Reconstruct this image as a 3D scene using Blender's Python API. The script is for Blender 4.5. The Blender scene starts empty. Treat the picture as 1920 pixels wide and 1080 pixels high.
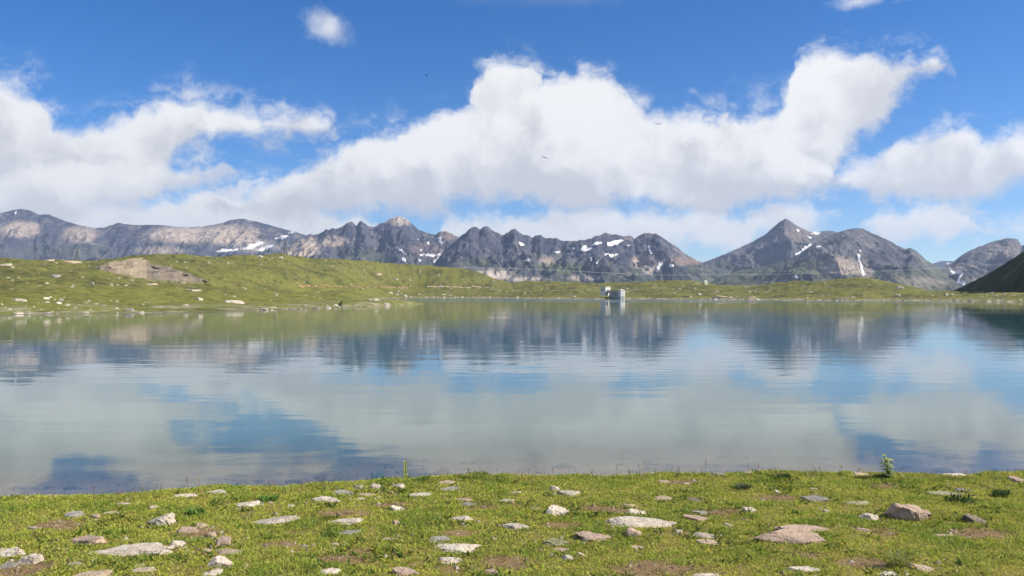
import bpy, bmesh, math, random
import numpy as np
from mathutils import Vector

# ---------------------------------------------------------------- frame, camera, sky, sun
F = 1480.0            # focal length in pixels of a 1920-wide frame
Y0 = 553.0            # row of the true horizon in that frame
ZC = 2.8              # eye above the lake
SUN_AZ, SUN_EL = math.radians(99), math.radians(38)

scene = bpy.context.scene
COL = scene.collection
cam_data = bpy.data.cameras.new('camera')
cam = bpy.data.objects.new('camera', cam_data); COL.objects.link(cam)
cam_data.sensor_width = 36.0
cam_data.lens = 36.0 * F / 1920.0
cam_data.shift_y = (Y0 - 540.0) / 1920.0
cam_data.clip_start = 0.1; cam_data.clip_end = 60000
cam.location = (0, 0, ZC)
cam.rotation_euler = (math.pi / 2, 0, 0)
scene.camera = cam

scene.render.engine = 'CYCLES'
scene.cycles.use_denoising = True
scene.cycles.max_bounces = 6
scene.cycles.diffuse_bounces = 3
scene.cycles.glossy_bounces = 3
scene.cycles.transparent_max_bounces = 8
scene.cycles.volume_bounces = 0
scene.cycles.sample_clamp_indirect = 8
scene.view_settings.view_transform = 'Standard'
scene.view_settings.look = 'None'
scene.view_settings.gamma = 1.0
scene.view_settings.use_curve_mapping = False
scene.view_settings.exposure = 0.62

S = Vector((math.sin(SUN_AZ) * math.cos(SUN_EL), math.cos(SUN_AZ) * math.cos(SUN_EL), math.sin(SUN_EL)))
sd = bpy.data.lights.new('sun', 'SUN'); sd.energy = 5.0; sd.angle = math.radians(0.53); sd.color = (1.0, 0.92, 0.79)
sun = bpy.data.objects.new('sun', sd); COL.objects.link(sun)
sun.rotation_euler = S.to_track_quat('Z', 'Y').to_euler(); sun.location = (200, -80, 300)


class G:
    """small helper to write node trees as formulas"""
    def __init__(self, tree): self.t = tree
    def n(self, typ, **kw):
        nd = self.t.nodes.new(typ)
        for k, v in kw.items(): setattr(nd, k, v)
        return nd
    def put(self, sock, v):
        if isinstance(v, bpy.types.NodeSocket): self.t.links.new(v, sock)
        elif isinstance(v, (tuple, list)) and len(v) == 3 and sock.type == 'RGBA': sock.default_value = (*v, 1)
        else: sock.default_value = v
    def m(self, op, a, b=None, c=None, clamp=False):
        nd = self.n('ShaderNodeMath', operation=op, use_clamp=clamp)
        for i, v in enumerate((a, b, c)):
            if v is not None: self.put(nd.inputs[i], v)
        return nd.outputs[0]
    def vm(self, op, a, b=None, scale=None):
        nd = self.n('ShaderNodeVectorMath', operation=op)
        self.put(nd.inputs[0], a)
        if b is not None: self.put(nd.inputs[1], b)
        if scale is not None: self.put(nd.inputs['Scale'], scale)
        return nd.outputs[0]
    def noise(self, vec, scale, detail=4, rough=0.5, dist=0.0, color=False, lac=2.0):
        nd = self.n('ShaderNodeTexNoise')
        if vec is not None: self.put(nd.inputs['Vector'], vec)
        self.put(nd.inputs['Scale'], scale); nd.inputs['Detail'].default_value = detail
        nd.inputs['Roughness'].default_value = rough; nd.inputs['Distortion'].default_value = dist
        nd.inputs['Lacunarity'].default_value = lac
        return nd.outputs['Color' if color else 'Fac']
    def step(self, v, lo, hi, a=0.0, b=1.0, smooth=True):
        nd = self.n('ShaderNodeMapRange', interpolation_type='SMOOTHSTEP' if smooth else 'LINEAR')
        self.put(nd.inputs[0], v)
        for i, q in zip((1, 2, 3, 4), (lo, hi, a, b)): self.put(nd.inputs[i], q)
        return nd.outputs[0]
    def mix(self, f, a, b, blend='MIX'):
        nd = self.n('ShaderNodeMix', data_type='RGBA', blend_type=blend)
        self.put(nd.inputs[0], f); self.put(nd.inputs[6], a); self.put(nd.inputs[7], b)
        return nd.outputs[2]
    def mixf(self, f, a, b):
        nd = self.n('ShaderNodeMix', data_type='FLOAT')
        self.put(nd.inputs[0], f); self.put(nd.inputs[2], a); self.put(nd.inputs[3], b)
        return nd.outputs[0]
    def xyz(self, v):
        nd = self.n('ShaderNodeSeparateXYZ'); self.put(nd.inputs[0], v); return nd.outputs
    def com(self, x, y, z):
        nd = self.n('ShaderNodeCombineXYZ')
        for i, v in enumerate((x, y, z)): self.put(nd.inputs[i], v)
        return nd.outputs[0]
    def curve(self, v, pts):
        nd = self.n('ShaderNodeFloatCurve'); self.put(nd.inputs['Value'], v)
        c = nd.mapping.curves[0]
        pts = sorted(pts)
        c.points[0].location = pts[0]; c.points[1].location = pts[-1]
        for p in pts[1:-1]: c.points.new(*p)
        for p in c.points: p.handle_type = 'VECTOR'
        nd.mapping.update()
        return nd.outputs[0]


# ---- the sky: clear air plus cumulus banks. A bank is the space between an upper and a lower edge over azimuth.
def az_of(px): return math.atan((px - 960.0) / F)
def el_of(px, y): return (Y0 - y) / F * math.cos(az_of(px))
AZ0, AZR, E0, ER = -0.68, 1.36, -0.1, 0.62
def cpts(pts, gap=0.0):
    return [((az_of(x) - AZ0) / AZR, min(max((el_of(x, y) - E0) / ER + gap, 0), 1)) for x, y in pts]

# back to front: (upper edge, lower edge, how grey its base is)
BANKS = [
    # low bright bank at the left, down to the ridge
    ([(-220, 395), (0, 392), (150, 384), (250, 374), (330, 360), (420, 364), (520, 380), (620, 396), (700, 410), (740, 470), (2130, 470)],
     [(-220, 520), (640, 520), (700, 440), (740, 400), (2130, 400)], 0.2),
    # low white bank behind the middle peaks
    ([(-220, 520), (800, 520), (815, 445), (830, 422), (870, 406), (900, 402), (940, 408), (1000, 402), (1060, 395), (1110, 386), (1160, 390), (1200, 396), (1300, 402), (1400, 402), (1450, 397), (1520, 390), (1580, 389), (1600, 420), (1620, 520), (2130, 520)],
     [(-220, 400), (800, 400), (815, 445), (830, 480), (1250, 484), (1300, 470), (1400, 452), (1500, 436), (1580, 410), (1600, 390), (1620, 400), (2130, 400)], 0.12),
    # low right cloud
    ([(-220, 500), (1575, 500), (1592, 426), (1620, 405), (1660, 389), (1720, 379), (1780, 384), (1803, 402), (1818, 425), (1850, 432), (1900, 420), (1960, 412), (2130, 420)],
     [(-220, 400), (1575, 400), (1592, 424), (1640, 442), (1700, 456), (1760, 464), (1800, 448), (1818, 440), (1850, 450), (1900, 455), (1960, 460), (2130, 470)], 0.15),
    # right wing of the great bank
    ([(-220, 420), (1250, 420), (1290, 270), (1330, 228), (1360, 208), (1400, 207), (1470, 194), (1492, 164), (1502, 124), (1530, 111), (1600, 107), (1660, 112), (1700, 115), (1765, 112), (1790, 130), (1810, 300), (2130, 300)],
     [(-220, 200), (1250, 240), (1290, 300), (1330, 330), (1400, 345), (1500, 345), (1560, 322), (1590, 272), (1640, 232), (1680, 198), (1700, 166), (1740, 132), (1790, 112), (1810, 100), (2130, 100)], 0.75),
    # torn puff on the shoulder of the great bank
    ([(-220, 300), (855, 300), (872, 190), (890, 152), (915, 124), (955, 116), (1000, 128), (1018, 150), (1030, 260), (2130, 300)],
     [(-220, 150), (855, 150), (872, 196), (900, 225), (1000, 215), (1018, 160), (1030, 120), (2130, 120)], 0.4),
    # the great bank
    ([(-220, 520), (372, 480), (390, 390), (420, 374), (450, 366), (480, 352), (520, 330), (600, 297), (660, 276), (740, 248), (800, 214), (860, 196), (920, 194), (980, 176), (1015, 156), (1050, 147), (1100, 136), (1145, 146), (1175, 178), (1200, 210), (1250, 217), (1330, 226), (1400, 240), (1470, 262), (1530, 300), (1565, 335), (1590, 440), (2130, 440)],
     [(-220, 380), (372, 340), (390, 380), (450, 402), (560, 412), (690, 404), (740, 404), (800, 394), (850, 380), (900, 374), (960, 374), (1010, 388), (1060, 392), (1150, 388), (1250, 394), (1330, 394), (1400, 388), (1450, 376), (1530, 362), (1565, 338), (1590, 300), (2130, 300)], 0.85),
    # upper left
    ([(-220, 150), (-60, 152), (0, 158), (60, 164), (92, 178), (112, 218), (150, 236), (200, 230), (260, 213), (310, 190), (350, 186), (390, 194), (440, 208), (500, 214), (550, 215), (590, 226), (612, 240), (630, 300), (650, 360), (2130, 360)],
     [(-220, 350), (250, 345), (300, 318), (345, 282), (420, 264), (540, 271), (590, 258), (612, 246), (630, 220), (650, 220), (2130, 220)], 0.8),
    # shelf in front of it
    ([(-220, 300), (0, 312), (120, 306), (250, 303), (300, 298), (350, 300), (400, 302), (424, 310), (440, 340), (455, 420), (2130, 420)],
     [(-220, 420), (150, 412), (240, 396), (290, 362), (350, 338), (424, 322), (440, 315), (455, 300), (2130, 300)], 0.6),
    # right bank
    ([(-220, 420), (1545, 420), (1560, 350), (1580, 322), (1620, 297), (1690, 268), (1730, 246), (1770, 233), (1812, 231), (1830, 250), (1850, 263), (1920, 243), (2000, 235), (2130, 240)],
     [(-220, 300), (1545, 300), (1560, 346), (1600, 374), (1680, 380), (1760, 374), (1860, 368), (1920, 350), (2000, 345), (2130, 350)], 0.8),
]
PUFFS = [(620, 52, 46, 34, .020), (1612, 0, 50, 14, .016), (1208, 180, 34, 22, .012), (1300, 172, 40, 18, .004), (1690, 4, 34, 12, .006), (590, 236, 30, 16, .012), (572, 268, 26, 14, .008)]
HOLES = []

world = bpy.data.worlds.new('World'); scene.world = world; world.use_nodes = True
wt = world.node_tree; wt.nodes.clear(); q = G(wt)
tc = q.n('ShaderNodeTexCoord')
d0 = tc.outputs['Generated']
half = (0.5, 0.5, 0.5)
w1 = q.vm('MULTIPLY', q.vm('SUBTRACT', q.noise(d0, 9, 4, 0.6, color=True), half), (0.055, 0.0, 0.040))
w2_ = q.vm('MULTIPLY', q.vm('SUBTRACT', q.noise(d0, 42, 4, 0.6, color=True), half), (0.020, 0.0, 0.016))
d1 = q.vm('ADD', q.vm('ADD', d0, w1), w2_)
x_, y_, z_ = q.xyz(d1)
a_ = q.m('ARCTAN2', x_, y_)
e_ = q.m('DIVIDE', z_, q.m('SQRT', q.m('ADD', q.m('MULTIPLY', x_, x_), q.m('MULTIPLY', y_, y_))))
ca = q.m('DIVIDE', q.m('SUBTRACT', a_, AZ0), AZR, clamp=True)
ce = q.m('DIVIDE', q.m('SUBTRACT', e_, E0), ER)
n_ = q.noise(d1, 16, 12, 0.62)
edge_n = q.m('MULTIPLY', q.m('SUBTRACT', n_, 0.5), 0.075)
soft = q.noise(q.vm('ADD', d0, w1), 9, 7, 0.56)                      # billows
soft2 = q.noise(q.vm('ADD', q.vm('ADD', d0, w1), (0.020, 0.0, 0.018)), 9, 7, 0.56)
bill = q.m('MULTIPLY', q.m('SUBTRACT', soft, soft2), 2.4)             # side of the billows turned to the sun
inside = q.m('MULTIPLY', q.step(q.m('ABSOLUTE', a_), 0.60, 0.68, 1.0, 0.0), q.step(e_, 0.36, 0.46, 1.0, 0.0))


def ell(px, py, rx, ry):
    dx = q.m('DIVIDE', q.m('SUBTRACT', a_, az_of(px)), rx / F); dy = q.m('DIVIDE', q.m('SUBTRACT', e_, el_of(px, py)), ry / F)
    return q.m('SQRT', q.m('ADD', q.m('MULTIPLY', dx, dx), q.m('MULTIPLY', dy, dy)))


sky = q.n('ShaderNodeTexSky', sky_type='NISHITA')
sky.sun_disc = False; sky.sun_elevation = SUN_EL; sky.sun_rotation = SUN_AZ
sky.altitude = 2200; sky.air_density = 1.0; sky.dust_density = 0.05; sky.ozone_density = 3.0
hs = q.n('ShaderNodeHueSaturation'); hs.inputs['Saturation'].default_value = 1.36; hs.inputs['Hue'].default_value = 0.508; q.put(hs.inputs['Color'], sky.outputs[0])
col = q.vm('SCALE', hs.outputs[0], scale=0.095)
WHITE, GREYC = (0.645, 0.64, 0.635), (0.40, 0.405, 0.435)
veil_n = q.step(q.noise(q.vm('MULTIPLY', d1, (1, 1, 1.7)), 21, 9, 0.63), 0.45, 0.68, 0.0, 0.62)
for i, (top, bot, grey) in enumerate(BANKS):
    T, B = q.curve(ca, cpts(top)), q.curve(ca, cpts(bot))
    up = q.m('SUBTRACT', T, ce); dn = q.m('SUBTRACT', ce, B)
    f = q.m('MULTIPLY', q.m('MINIMUM', up, q.m('MULTIPLY', dn, 0.8)), ER)
    if i == 5:
        for h_ in HOLES: f = q.m('SUBTRACT', f, q.m('MULTIPLY', q.step(ell(*h_), 0.0, 1.0, 1.0, 0.0), q.m('ADD', 0.045, q.m('MULTIPLY', q.m('MINIMUM', up, dn), 0.30))))
    f = q.m('ADD', f, edge_n)
    f = q.mixf(inside, -0.2, f)
    dens = q.m('MAXIMUM', q.step(f, -0.009, 0.014), q.m('MULTIPLY', q.step(f, -0.040, 0.0), veil_n))
    frac = q.m('DIVIDE', dn, q.m('MAXIMUM', q.m('ADD', up, dn), 0.02))
    lit = q.step(q.m('ADD', q.m('ADD', frac, bill), q.m('MULTIPLY', q.m('SUBTRACT', soft, 0.5), 1.3)), 0.05, 0.95)
    shade = q.m('MULTIPLY', q.m('SUBTRACT', 1.0, lit), grey)
    col = q.mix(q.m('MULTIPLY', dens, 0.985), col, q.mix(shade, WHITE, GREYC))
pf = None
for (px, py, rx, ry, pw) in PUFFS:
    v_ = q.m('SUBTRACT', pw, q.m('MULTIPLY', ell(px, py, rx, ry), 0.022))
    pf = v_ if pf is None else q.m('MAXIMUM', pf, v_)
pf = q.m('ADD', pf, q.m('MULTIPLY', edge_n, 0.8))
col = q.mix(q.m('MULTIPLY', q.step(pf, -0.006, 0.026), 0.72), col, WHITE)
# away from the traced banks the same kind of broken cumulus goes on round the sky
gen = q.m('ADD', q.m('MULTIPLY', q.m('SUBTRACT', q.noise(q.vm('MULTIPLY', d0, (1, 1, 2.2)), 2.6, 4, 0.5), 0.53), 0.5), edge_n)
gd = q.m('MULTIPLY', q.step(gen, -0.005, 0.012), q.m('SUBTRACT', 1.0, inside))
col = q.mix(gd, col, q.mix(q.step(q.m('ADD', q.m('MULTIPLY', bill, -1.0), soft), 0.35, 0.8), WHITE, GREYC))
bg = q.n('ShaderNodeBackground'); q.put(bg.inputs[0], col); bg.inputs[1].default_value = 1.0
wo = q.n('ShaderNodeOutputWorld'); q.put(wo.inputs[0], bg.outputs[0])
world.cycles.sampling_method = 'MANUAL'; world.cycles.sample_map_resolution = 512

# ---------------------------------------------------------------- helpers
rng = np.random.default_rng(7)
random.seed(7)


def _hash(ix, iy, seed):
    h = (ix.astype(np.int64) * 374761393 + iy.astype(np.int64) * 668265263 + seed * 1442695041) & 0xffffffff
    h = ((h ^ (h >> 13)) * 1274126177) & 0xffffffff
    return h ^ (h >> 16)


def noise2(x, y, seed=0):
    """gradient noise, about -1..1"""
    x = np.asarray(x, float); y = np.asarray(y, float)
    x, y = np.broadcast_arrays(x, y)
    xi = np.floor(x); yi = np.floor(y); xf = x - xi; yf = y - yi
    u = xf * xf * xf * (xf * (xf * 6 - 15) + 10); v = yf * yf * yf * (yf * (yf * 6 - 15) + 10)
    def gr(ox, oy):
        a = _hash(xi + ox, yi + oy, seed) * (2 * np.pi / 4294967296.0)
        return np.cos(a) * (xf - ox) + np.sin(a) * (yf - oy)
    n = (gr(0, 0) * (1 - u) + gr(1, 0) * u) * (1 - v) + (gr(0, 1) * (1 - u) + gr(1, 1) * u) * v
    return n * 1.5


def fbm(x, y, oct=4, seed=0, gain=0.5, lac=2.03):
    s = 0; a = 1; t = 0
    for i in range(oct):
        s = s + a * noise2(x, y, seed + i * 17); t += a
        x = x * lac + 3.1; y = y * lac + 7.7; a *= gain
    return s / t


def ridged(x, y, oct=4, seed=0, gain=0.5, lac=2.1):
    s = 0; a = 1; t = 0; w = 1
    for i in range(oct):
        r = 1 - np.abs(noise2(x, y, seed + i * 13)); r = r * r
        s = s + a * r * w; t += a; w = np.clip(r * 1.3, 0, 1)
        x = x * lac + 1.7; y = y * lac + 9.2; a *= gain
    return s / t


def sstep(v, lo, hi):
    t = np.clip((v - lo) / (hi - lo), 0, 1); return t * t * (3 - 2 * t)


def pl(px, pts):
    p = np.array(pts, float); return np.interp(px, p[:, 0], p[:, 1])


def pls(px, pts, sig=22.0):
    return sum(w * pl(px + o * sig, pts) for o, w in ((-2, .06), (-1.3, .12), (-.65, .2), (0, .24), (.65, .2), (1.3, .12), (2, .06)))


def mesh_from(name, verts, faces, mat=None, smooth=False, parent=None):
    """verts (n,3), faces (m,3|4) arrays -> one linked object"""
    verts = np.ascontiguousarray(verts, np.float32); faces = np.ascontiguousarray(faces, np.int32)
    k = faces.shape[1]
    me = bpy.data.meshes.new(name)
    me.vertices.add(len(verts)); me.vertices.foreach_set('co', verts.ravel())
    me.loops.add(faces.size); me.loops.foreach_set('vertex_index', faces.ravel())
    me.polygons.add(len(faces))
    me.polygons.foreach_set('loop_start', np.arange(0, faces.size, k, dtype=np.int32))
    me.polygons.foreach_set('use_smooth', np.full(len(faces), smooth, bool))
    me.update(calc_edges=True)
    if mat: me.materials.append(mat)
    o = bpy.data.objects.new(name, me); COL.objects.link(o)
    if parent: o.parent = parent
    return o


def color_attr(o, rgb, name='tone'):
    a = o.data.attributes.new(name, 'FLOAT_COLOR', 'POINT')
    c = np.ones((len(rgb), 4), np.float32); c[:, :3] = rgb
    a.data.foreach_set('color', c.ravel())


def float_attr(o, v, name):
    a = o.data.attributes.new(name, 'FLOAT', 'POINT')
    a.data.foreach_set('value', np.ascontiguousarray(v, np.float32).ravel())


def grid_faces(nr, nc, flip=False):
    i = np.arange(nr - 1)[:, None] * nc + np.arange(nc - 1)[None, :]
    i = i.ravel()
    f = np.stack([i, i + 1, i + nc + 1, i + nc], 1)
    return f[:, ::-1] if flip else f


def tag(o, label=None, cat=None, group=None, kind=None):
    if label: o['label'] = label
    if cat: o['category'] = cat
    if group: o['group'] = group
    if kind: o['kind'] = kind
    return o


def empty(name, loc, rz=0.0):
    o = bpy.data.objects.new(name, None); COL.objects.link(o)
    o.location = loc; o.rotation_euler = (0, 0, rz); o.empty_display_size = 0.2
    return o


class MB:
    """collects simple solids into one mesh"""
    def __init__(self): self.v = []; self.f = []
    def add(self, v, f):
        b = len(self.v); self.v += [tuple(p) for p in v]; self.f += [tuple(i + b for i in q) for q in f]
    def box(self, c, s, rz=0.0):
        cx, cy, cz = c; hx, hy, hz = s[0] / 2, s[1] / 2, s[2] / 2
        co, si = math.cos(rz), math.sin(rz); v = []
        for z in (-hz, hz):
            for x, y in ((-hx, -hy), (hx, -hy), (hx, hy), (-hx, hy)):
                v.append((cx + x * co - y * si, cy + x * si + y * co, cz + z))
        self.add(v, [(0, 3, 2, 1), (4, 5, 6, 7), (0, 1, 5, 4), (1, 2, 6, 5), (2, 3, 7, 6), (3, 0, 4, 7)])
    def bar(self, a, b, r, n=4, r2=None):
        a = Vector(a); b = Vector(b); d = (b - a); r2 = r if r2 is None else r2
        if d.length < 1e-6: return
        d.normalize(); u = d.cross(Vector((0, 0, 1)))
        if u.length < 1e-3: u = Vector((1, 0, 0))
        u.normalize(); w = d.cross(u); v = []
        for p, rr in ((a, r), (b, r2)):
            for k in range(n):
                t = 2 * math.pi * (k + 0.5) / n
                v.append(p + u * math.cos(t) * rr + w * math.sin(t) * rr)
        f = [(k, (k + 1) % n, n + (k + 1) % n, n + k) for k in range(n)]
        f += [tuple(range(n))[::-1], tuple(range(n, 2 * n))]
        self.add(v, f)
    def lathe(self, c, prof, n=16):
        v = []; f = []
        for r, z in prof:
            for k in range(n):
                t = 2 * math.pi * k / n; v.append((c[0] + r * math.cos(t), c[1] + r * math.sin(t), c[2] + z))
        for j in range(len(prof) - 1):
            for k in range(n):
                f.append((j * n + k, j * n + (k + 1) % n, (j + 1) * n + (k + 1) % n, (j + 1) * n + k))
        f.append(tuple(range(n))[::-1]); f.append(tuple((len(prof) - 1) * n + k for k in range(n)))
        self.add(v, f)
    def build(self, name, mat, parent=None, smooth=False):
        me = bpy.data.meshes.new(name); me.from_pydata(self.v, [], self.f); me.update()
        me.materials.append(mat)
        if smooth: me.polygons.foreach_set('use_smooth', np.ones(len(me.polygons), bool))
        o = bpy.data.objects.new(name, me); COL.objects.link(o)
        if parent: o.parent = parent
        return o


def new_mat(name):
    m = bpy.data.materials.new(name); m.use_nodes = True
    m.node_tree.nodes.clear(); q = G(m.node_tree)
    out = q.n('ShaderNodeOutputMaterial')
    return m, q, out


def principled(q, out, color, rough=0.9, bump=None, dist=0.05, strength=0.6, spec=0.2):
    p = q.n('ShaderNodeBsdfPrincipled'); q.put(p.inputs['Base Color'], color); q.put(p.inputs['Roughness'], rough)
    p.inputs['Specular IOR Level'].default_value = spec
    if bump is not None:
        b = q.n('ShaderNodeBump'); b.inputs['Strength'].default_value = strength; b.inputs['Distance'].default_value = dist
        q.put(b.inputs['Height'], bump); q.put(p.inputs['Normal'], b.outputs[0])
    q.put(out.inputs[0], p.outputs[0])
    return p


# ---------------------------------------------------------------- materials
def mat_tone(name, scale, amount, bump_dist, rough=0.95, bscale=None, detail=6):
    """vertex tone (what the ground is made of, plus sunlit patches painted on mountains) broken up by grain"""
    m, q, out = new_mat(name)
    at = q.n('ShaderNodeAttribute', attribute_name='tone')
    pos = q.n('ShaderNodeNewGeometry').outputs['Position']
    n1 = q.noise(pos, scale, detail, 0.65)
    k = q.step(n1, 0.25, 0.75, 1 - amount, 1 + amount, False)
    c = q.vm('SCALE', at.outputs['Color'], scale=k)
    principled(q, out, c, rough, q.noise(pos, bscale or scale, 6, 0.7), bump_dist, 0.8, 0.1)
    return m


M_ROCKFACE = mat_tone('mountain_rock', 0.022, 0.5, 20.0, bscale=0.035, detail=9)
M_HILL = mat_tone('alpine_meadow', 0.45, 0.45, 0.35, bscale=0.8)
M_BANK = mat_tone('bank_soil', 14, 0.45, 0.03, bscale=30)


def mat_snow():
    m, q, out = new_mat('old_snow')
    pos = q.n('ShaderNodeNewGeometry').outputs['Position']
    c = q.mix(q.step(q.noise(pos, 0.02, 5, 0.6), 0.35, 0.7), (0.80, 0.81, 0.84), (0.62, 0.59, 0.56))
    principled(q, out, c, 0.7, q.noise(pos, 0.03, 4), 3.0, 0.5)
    return m
M_SNOW = mat_snow()


def mat_stone(name, c1, c2, lichen, scale=9.0):
    m, q, out = new_mat(name)
    tcn = q.n('ShaderNodeTexCoord').outputs['Object']
    oi = q.n('ShaderNodeObjectInfo').outputs['Random']
    v = q.vm('ADD', tcn, q.vm('SCALE', (11.0, 5.0, 7.0), scale=oi))
    n1 = q.noise(v, scale, 7, 0.68); n2 = q.noise(v, scale * 5, 4, 0.6)
    c = q.mix(q.step(n1, 0.35, 0.66), c1, c2)
    c = q.mix(q.m('MULTIPLY', q.step(n2, 0.53, 0.64), 0.75), c, lichen)
    c = q.vm('SCALE', c, scale=q.m('ADD', 0.85, q.m('MULTIPLY', oi, 0.3)))
    h = q.m('ADD', q.m('MULTIPLY', n1, 0.7), q.m('MULTIPLY', n2, 0.4))
    principled(q, out, c, 0.92, h, 0.05, 1.0, 0.15)
    return m
M_STONE = {
    'w': mat_stone('pale_gneiss', (0.62, 0.55, 0.45), (0.46, 0.39, 0.31), (0.22, 0.19, 0.14)),
    't': mat_stone('tan_stone', (0.48, 0.38, 0.27), (0.34, 0.26, 0.18), (0.46, 0.41, 0.32)),
    'p': mat_stone('pinkish_stone', (0.46, 0.34, 0.26), (0.32, 0.23, 0.17), (0.48, 0.41, 0.33)),
    'g': mat_stone('grey_stone', (0.30, 0.28, 0.24), (0.20, 0.19, 0.17), (0.40, 0.38, 0.33)),
    'd': mat_stone('dark_stone', (0.20, 0.16, 0.12), (0.12, 0.10, 0.085), (0.34, 0.30, 0.24)),
    'm': mat_stone('mossy_stone', (0.36, 0.33, 0.23), (0.22, 0.21, 0.11), (0.15, 0.17, 0.06)),
}


def mat_plain(name, c, rough=0.8, var=0.15, scale=3.0, spec=0.2):
    m, q, out = new_mat(name)
    pos = q.n('ShaderNodeTexCoord').outputs['Object']
    k = q.step(q.noise(pos, scale, 5, 0.6), 0.3, 0.7, 1 - var, 1 + var, False)
    principled(q, out, q.vm('SCALE', c, scale=k), rough, spec=spec)
    return m
M_CONCRETE = mat_plain('weathered_concrete', (0.46, 0.44, 0.40), 0.9, 0.18, 0.8)
M_PLASTER = mat_plain('white_plaster', (0.74, 0.72, 0.68), 0.85, 0.06, 0.7)
M_ROOF = mat_plain('roof_slab', (0.55, 0.51, 0.47), 0.8, 0.12, 0.6)
M_WINDOW = mat_plain('window_glass', (0.03, 0.035, 0.04), 0.15, 0.1, 2.0, 0.5)
M_STEEL = mat_plain('galvanised_steel', (0.17, 0.18, 0.18), 0.6, 0.2, 1.0)
M_CABLE = mat_plain('bright_cable', (0.75, 0.75, 0.75), 0.5, 0.05, 1.0)
M_BIRD = mat_plain('dark_plumage', (0.035, 0.032, 0.032), 0.8, 0.3, 9.0)


def mat_leaf(name, trans=0.35):
    m, q, out = new_mat(name)
    at = q.n('ShaderNodeAttribute', attribute_name='tone')
    d = q.n('ShaderNodeBsdfPrincipled'); q.put(d.inputs['Base Color'], at.outputs['Color'])
    d.inputs['Roughness'].default_value = 0.6; d.inputs['Specular IOR Level'].default_value = 0.15
    t = q.n('ShaderNodeBsdfTranslucent'); q.put(t.inputs['Color'], at.outputs['Color'])
    mx = q.n('ShaderNodeMixShader'); mx.inputs[0].default_value = trans
    q.put(mx.inputs[1], d.outputs[0]); q.put(mx.inputs[2], t.outputs[0]); q.put(out.inputs[0], mx.outputs[0])
    return m
M_LEAF = mat_leaf('leaf')


def mat_water():
    m, q, out = new_mat('lake_water')
    pos = q.n('ShaderNodeNewGeometry').outputs['Position']
    dep = q.n('ShaderNodeAttribute', attribute_name='depth').outputs['Fac']
    x, y, z = q.xyz(pos)
    # ripples: small capillary waves, longer swell, and gust patches that ruffle parts of the lake
    gust = q.step(q.noise(q.vm('MULTIPLY', pos, (0.35, 1.0, 1.0)), 0.022, 4, 0.55), 0.40, 0.68)
    far = q.step(y, 255, 330)
    n1 = q.noise(q.vm('MULTIPLY', pos, (0.55, 1.0, 1.0)), 2.4, 3, 0.55)
    n2 = q.noise(q.vm('MULTIPLY', pos, (0.5, 1.0, 1.0)), 0.55, 3, 0.5)
    n3 = q.noise(q.vm('MULTIPLY', pos, (0.42, 1.0, 1.0)), 0.55, 2, 0.5)
    h = q.m('ADD', q.m('MULTIPLY', n1, q.m('ADD', 0.0012, q.m('MULTIPLY', gust, 0.0065))), q.m('MULTIPLY', n2, q.m('ADD', 0.0025, q.m('MULTIPLY', gust, 0.006))))
    h = q.m('ADD', h, q.m('MULTIPLY', n3, 0.0085))
    b = q.n('ShaderNodeBump'); b.inputs['Strength'].default_value = 1.0; b.inputs['Distance'].default_value = 1.0
    q.put(b.inputs['Height'], h)
    rough = q.m('ADD', q.m('ADD', 0.014, q.m('MULTIPLY', gust, 0.018)), q.m('ADD', q.m('MULTIPLY', far, 0.08), q.step(y, 11, 26, 0.025, 0.0)))
    deep = q.mix(q.step(y, 12, 48), (0.105, 0.155, 0.120), (0.020, 0.090, 0.115))
    p = q.n('ShaderNodeBsdfPrincipled'); q.put(p.inputs['Base Color'], deep); q.put(p.inputs['Roughness'], rough)
    p.inputs['IOR'].default_value = 1.333; q.put(p.inputs['Normal'], b.outputs[0])
    # shallows: clear water over the stony bed
    tr = q.n('ShaderNodeBsdfTransparent'); q.put(tr.inputs[0], (0.93, 0.95, 0.92))
    gl = q.n('ShaderNodeBsdfGlossy'); q.put(gl.inputs['Roughness'], rough); q.put(gl.inputs['Normal'], b.outputs[0])
    lw = q.n('ShaderNodeLayerWeight'); lw.inputs[0].default_value = 0.5; q.put(lw.inputs[1], b.outputs[0])
    fres = q.m('ADD', 0.02, q.m('MULTIPLY', 0.98, q.m('POWER', lw.outputs['Facing'], 5.0)))
    sh = q.n('ShaderNodeMixShader'); q.put(sh.inputs[0], fres); q.put(sh.inputs[1], tr.outputs[0]); q.put(sh.inputs[2], gl.outputs[0])
    mx = q.n('ShaderNodeMixShader')
    q.put(mx.inputs[0], q.step(dep, 0.05, 0.6)); q.put(mx.inputs[1], sh.outputs[0]); q.put(mx.inputs[2], p.outputs[0])
    q.put(out.inputs[0], mx.outputs[0])
    return m
M_WATER = mat_water()

# ---------------------------------------------------------------- the near bank and lake bed
EDGE = [(-40, 6.0), (-20, 7.2), (-9, 8.35), (-5.95, 8.9), (-5.0, 9.05), (-4.2, 9.25), (-3.6, 9.45), (-2.8, 9.55), (-2.1, 9.7), (-1.35, 9.85), (-0.4, 10.0), (0.9, 9.98), (1.5, 10.0), (2.0, 10.2), (3.0, 10.15), (4.4, 10.2), (5.1, 10.1), (5.6, 10.0), (6.6, 10.1), (9, 10.5), (20, 11.3), (40, 13)]


def edge(x): return pl(x, EDGE) + 0.11 * noise2(np.asarray(x) * 0.9, 0.0 * np.asarray(x) + 3.3, 5) + 0.07 * fbm(np.asarray(x) * 3.3, 0.0 * np.asarray(x) + 8.3, 3, 6)


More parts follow.
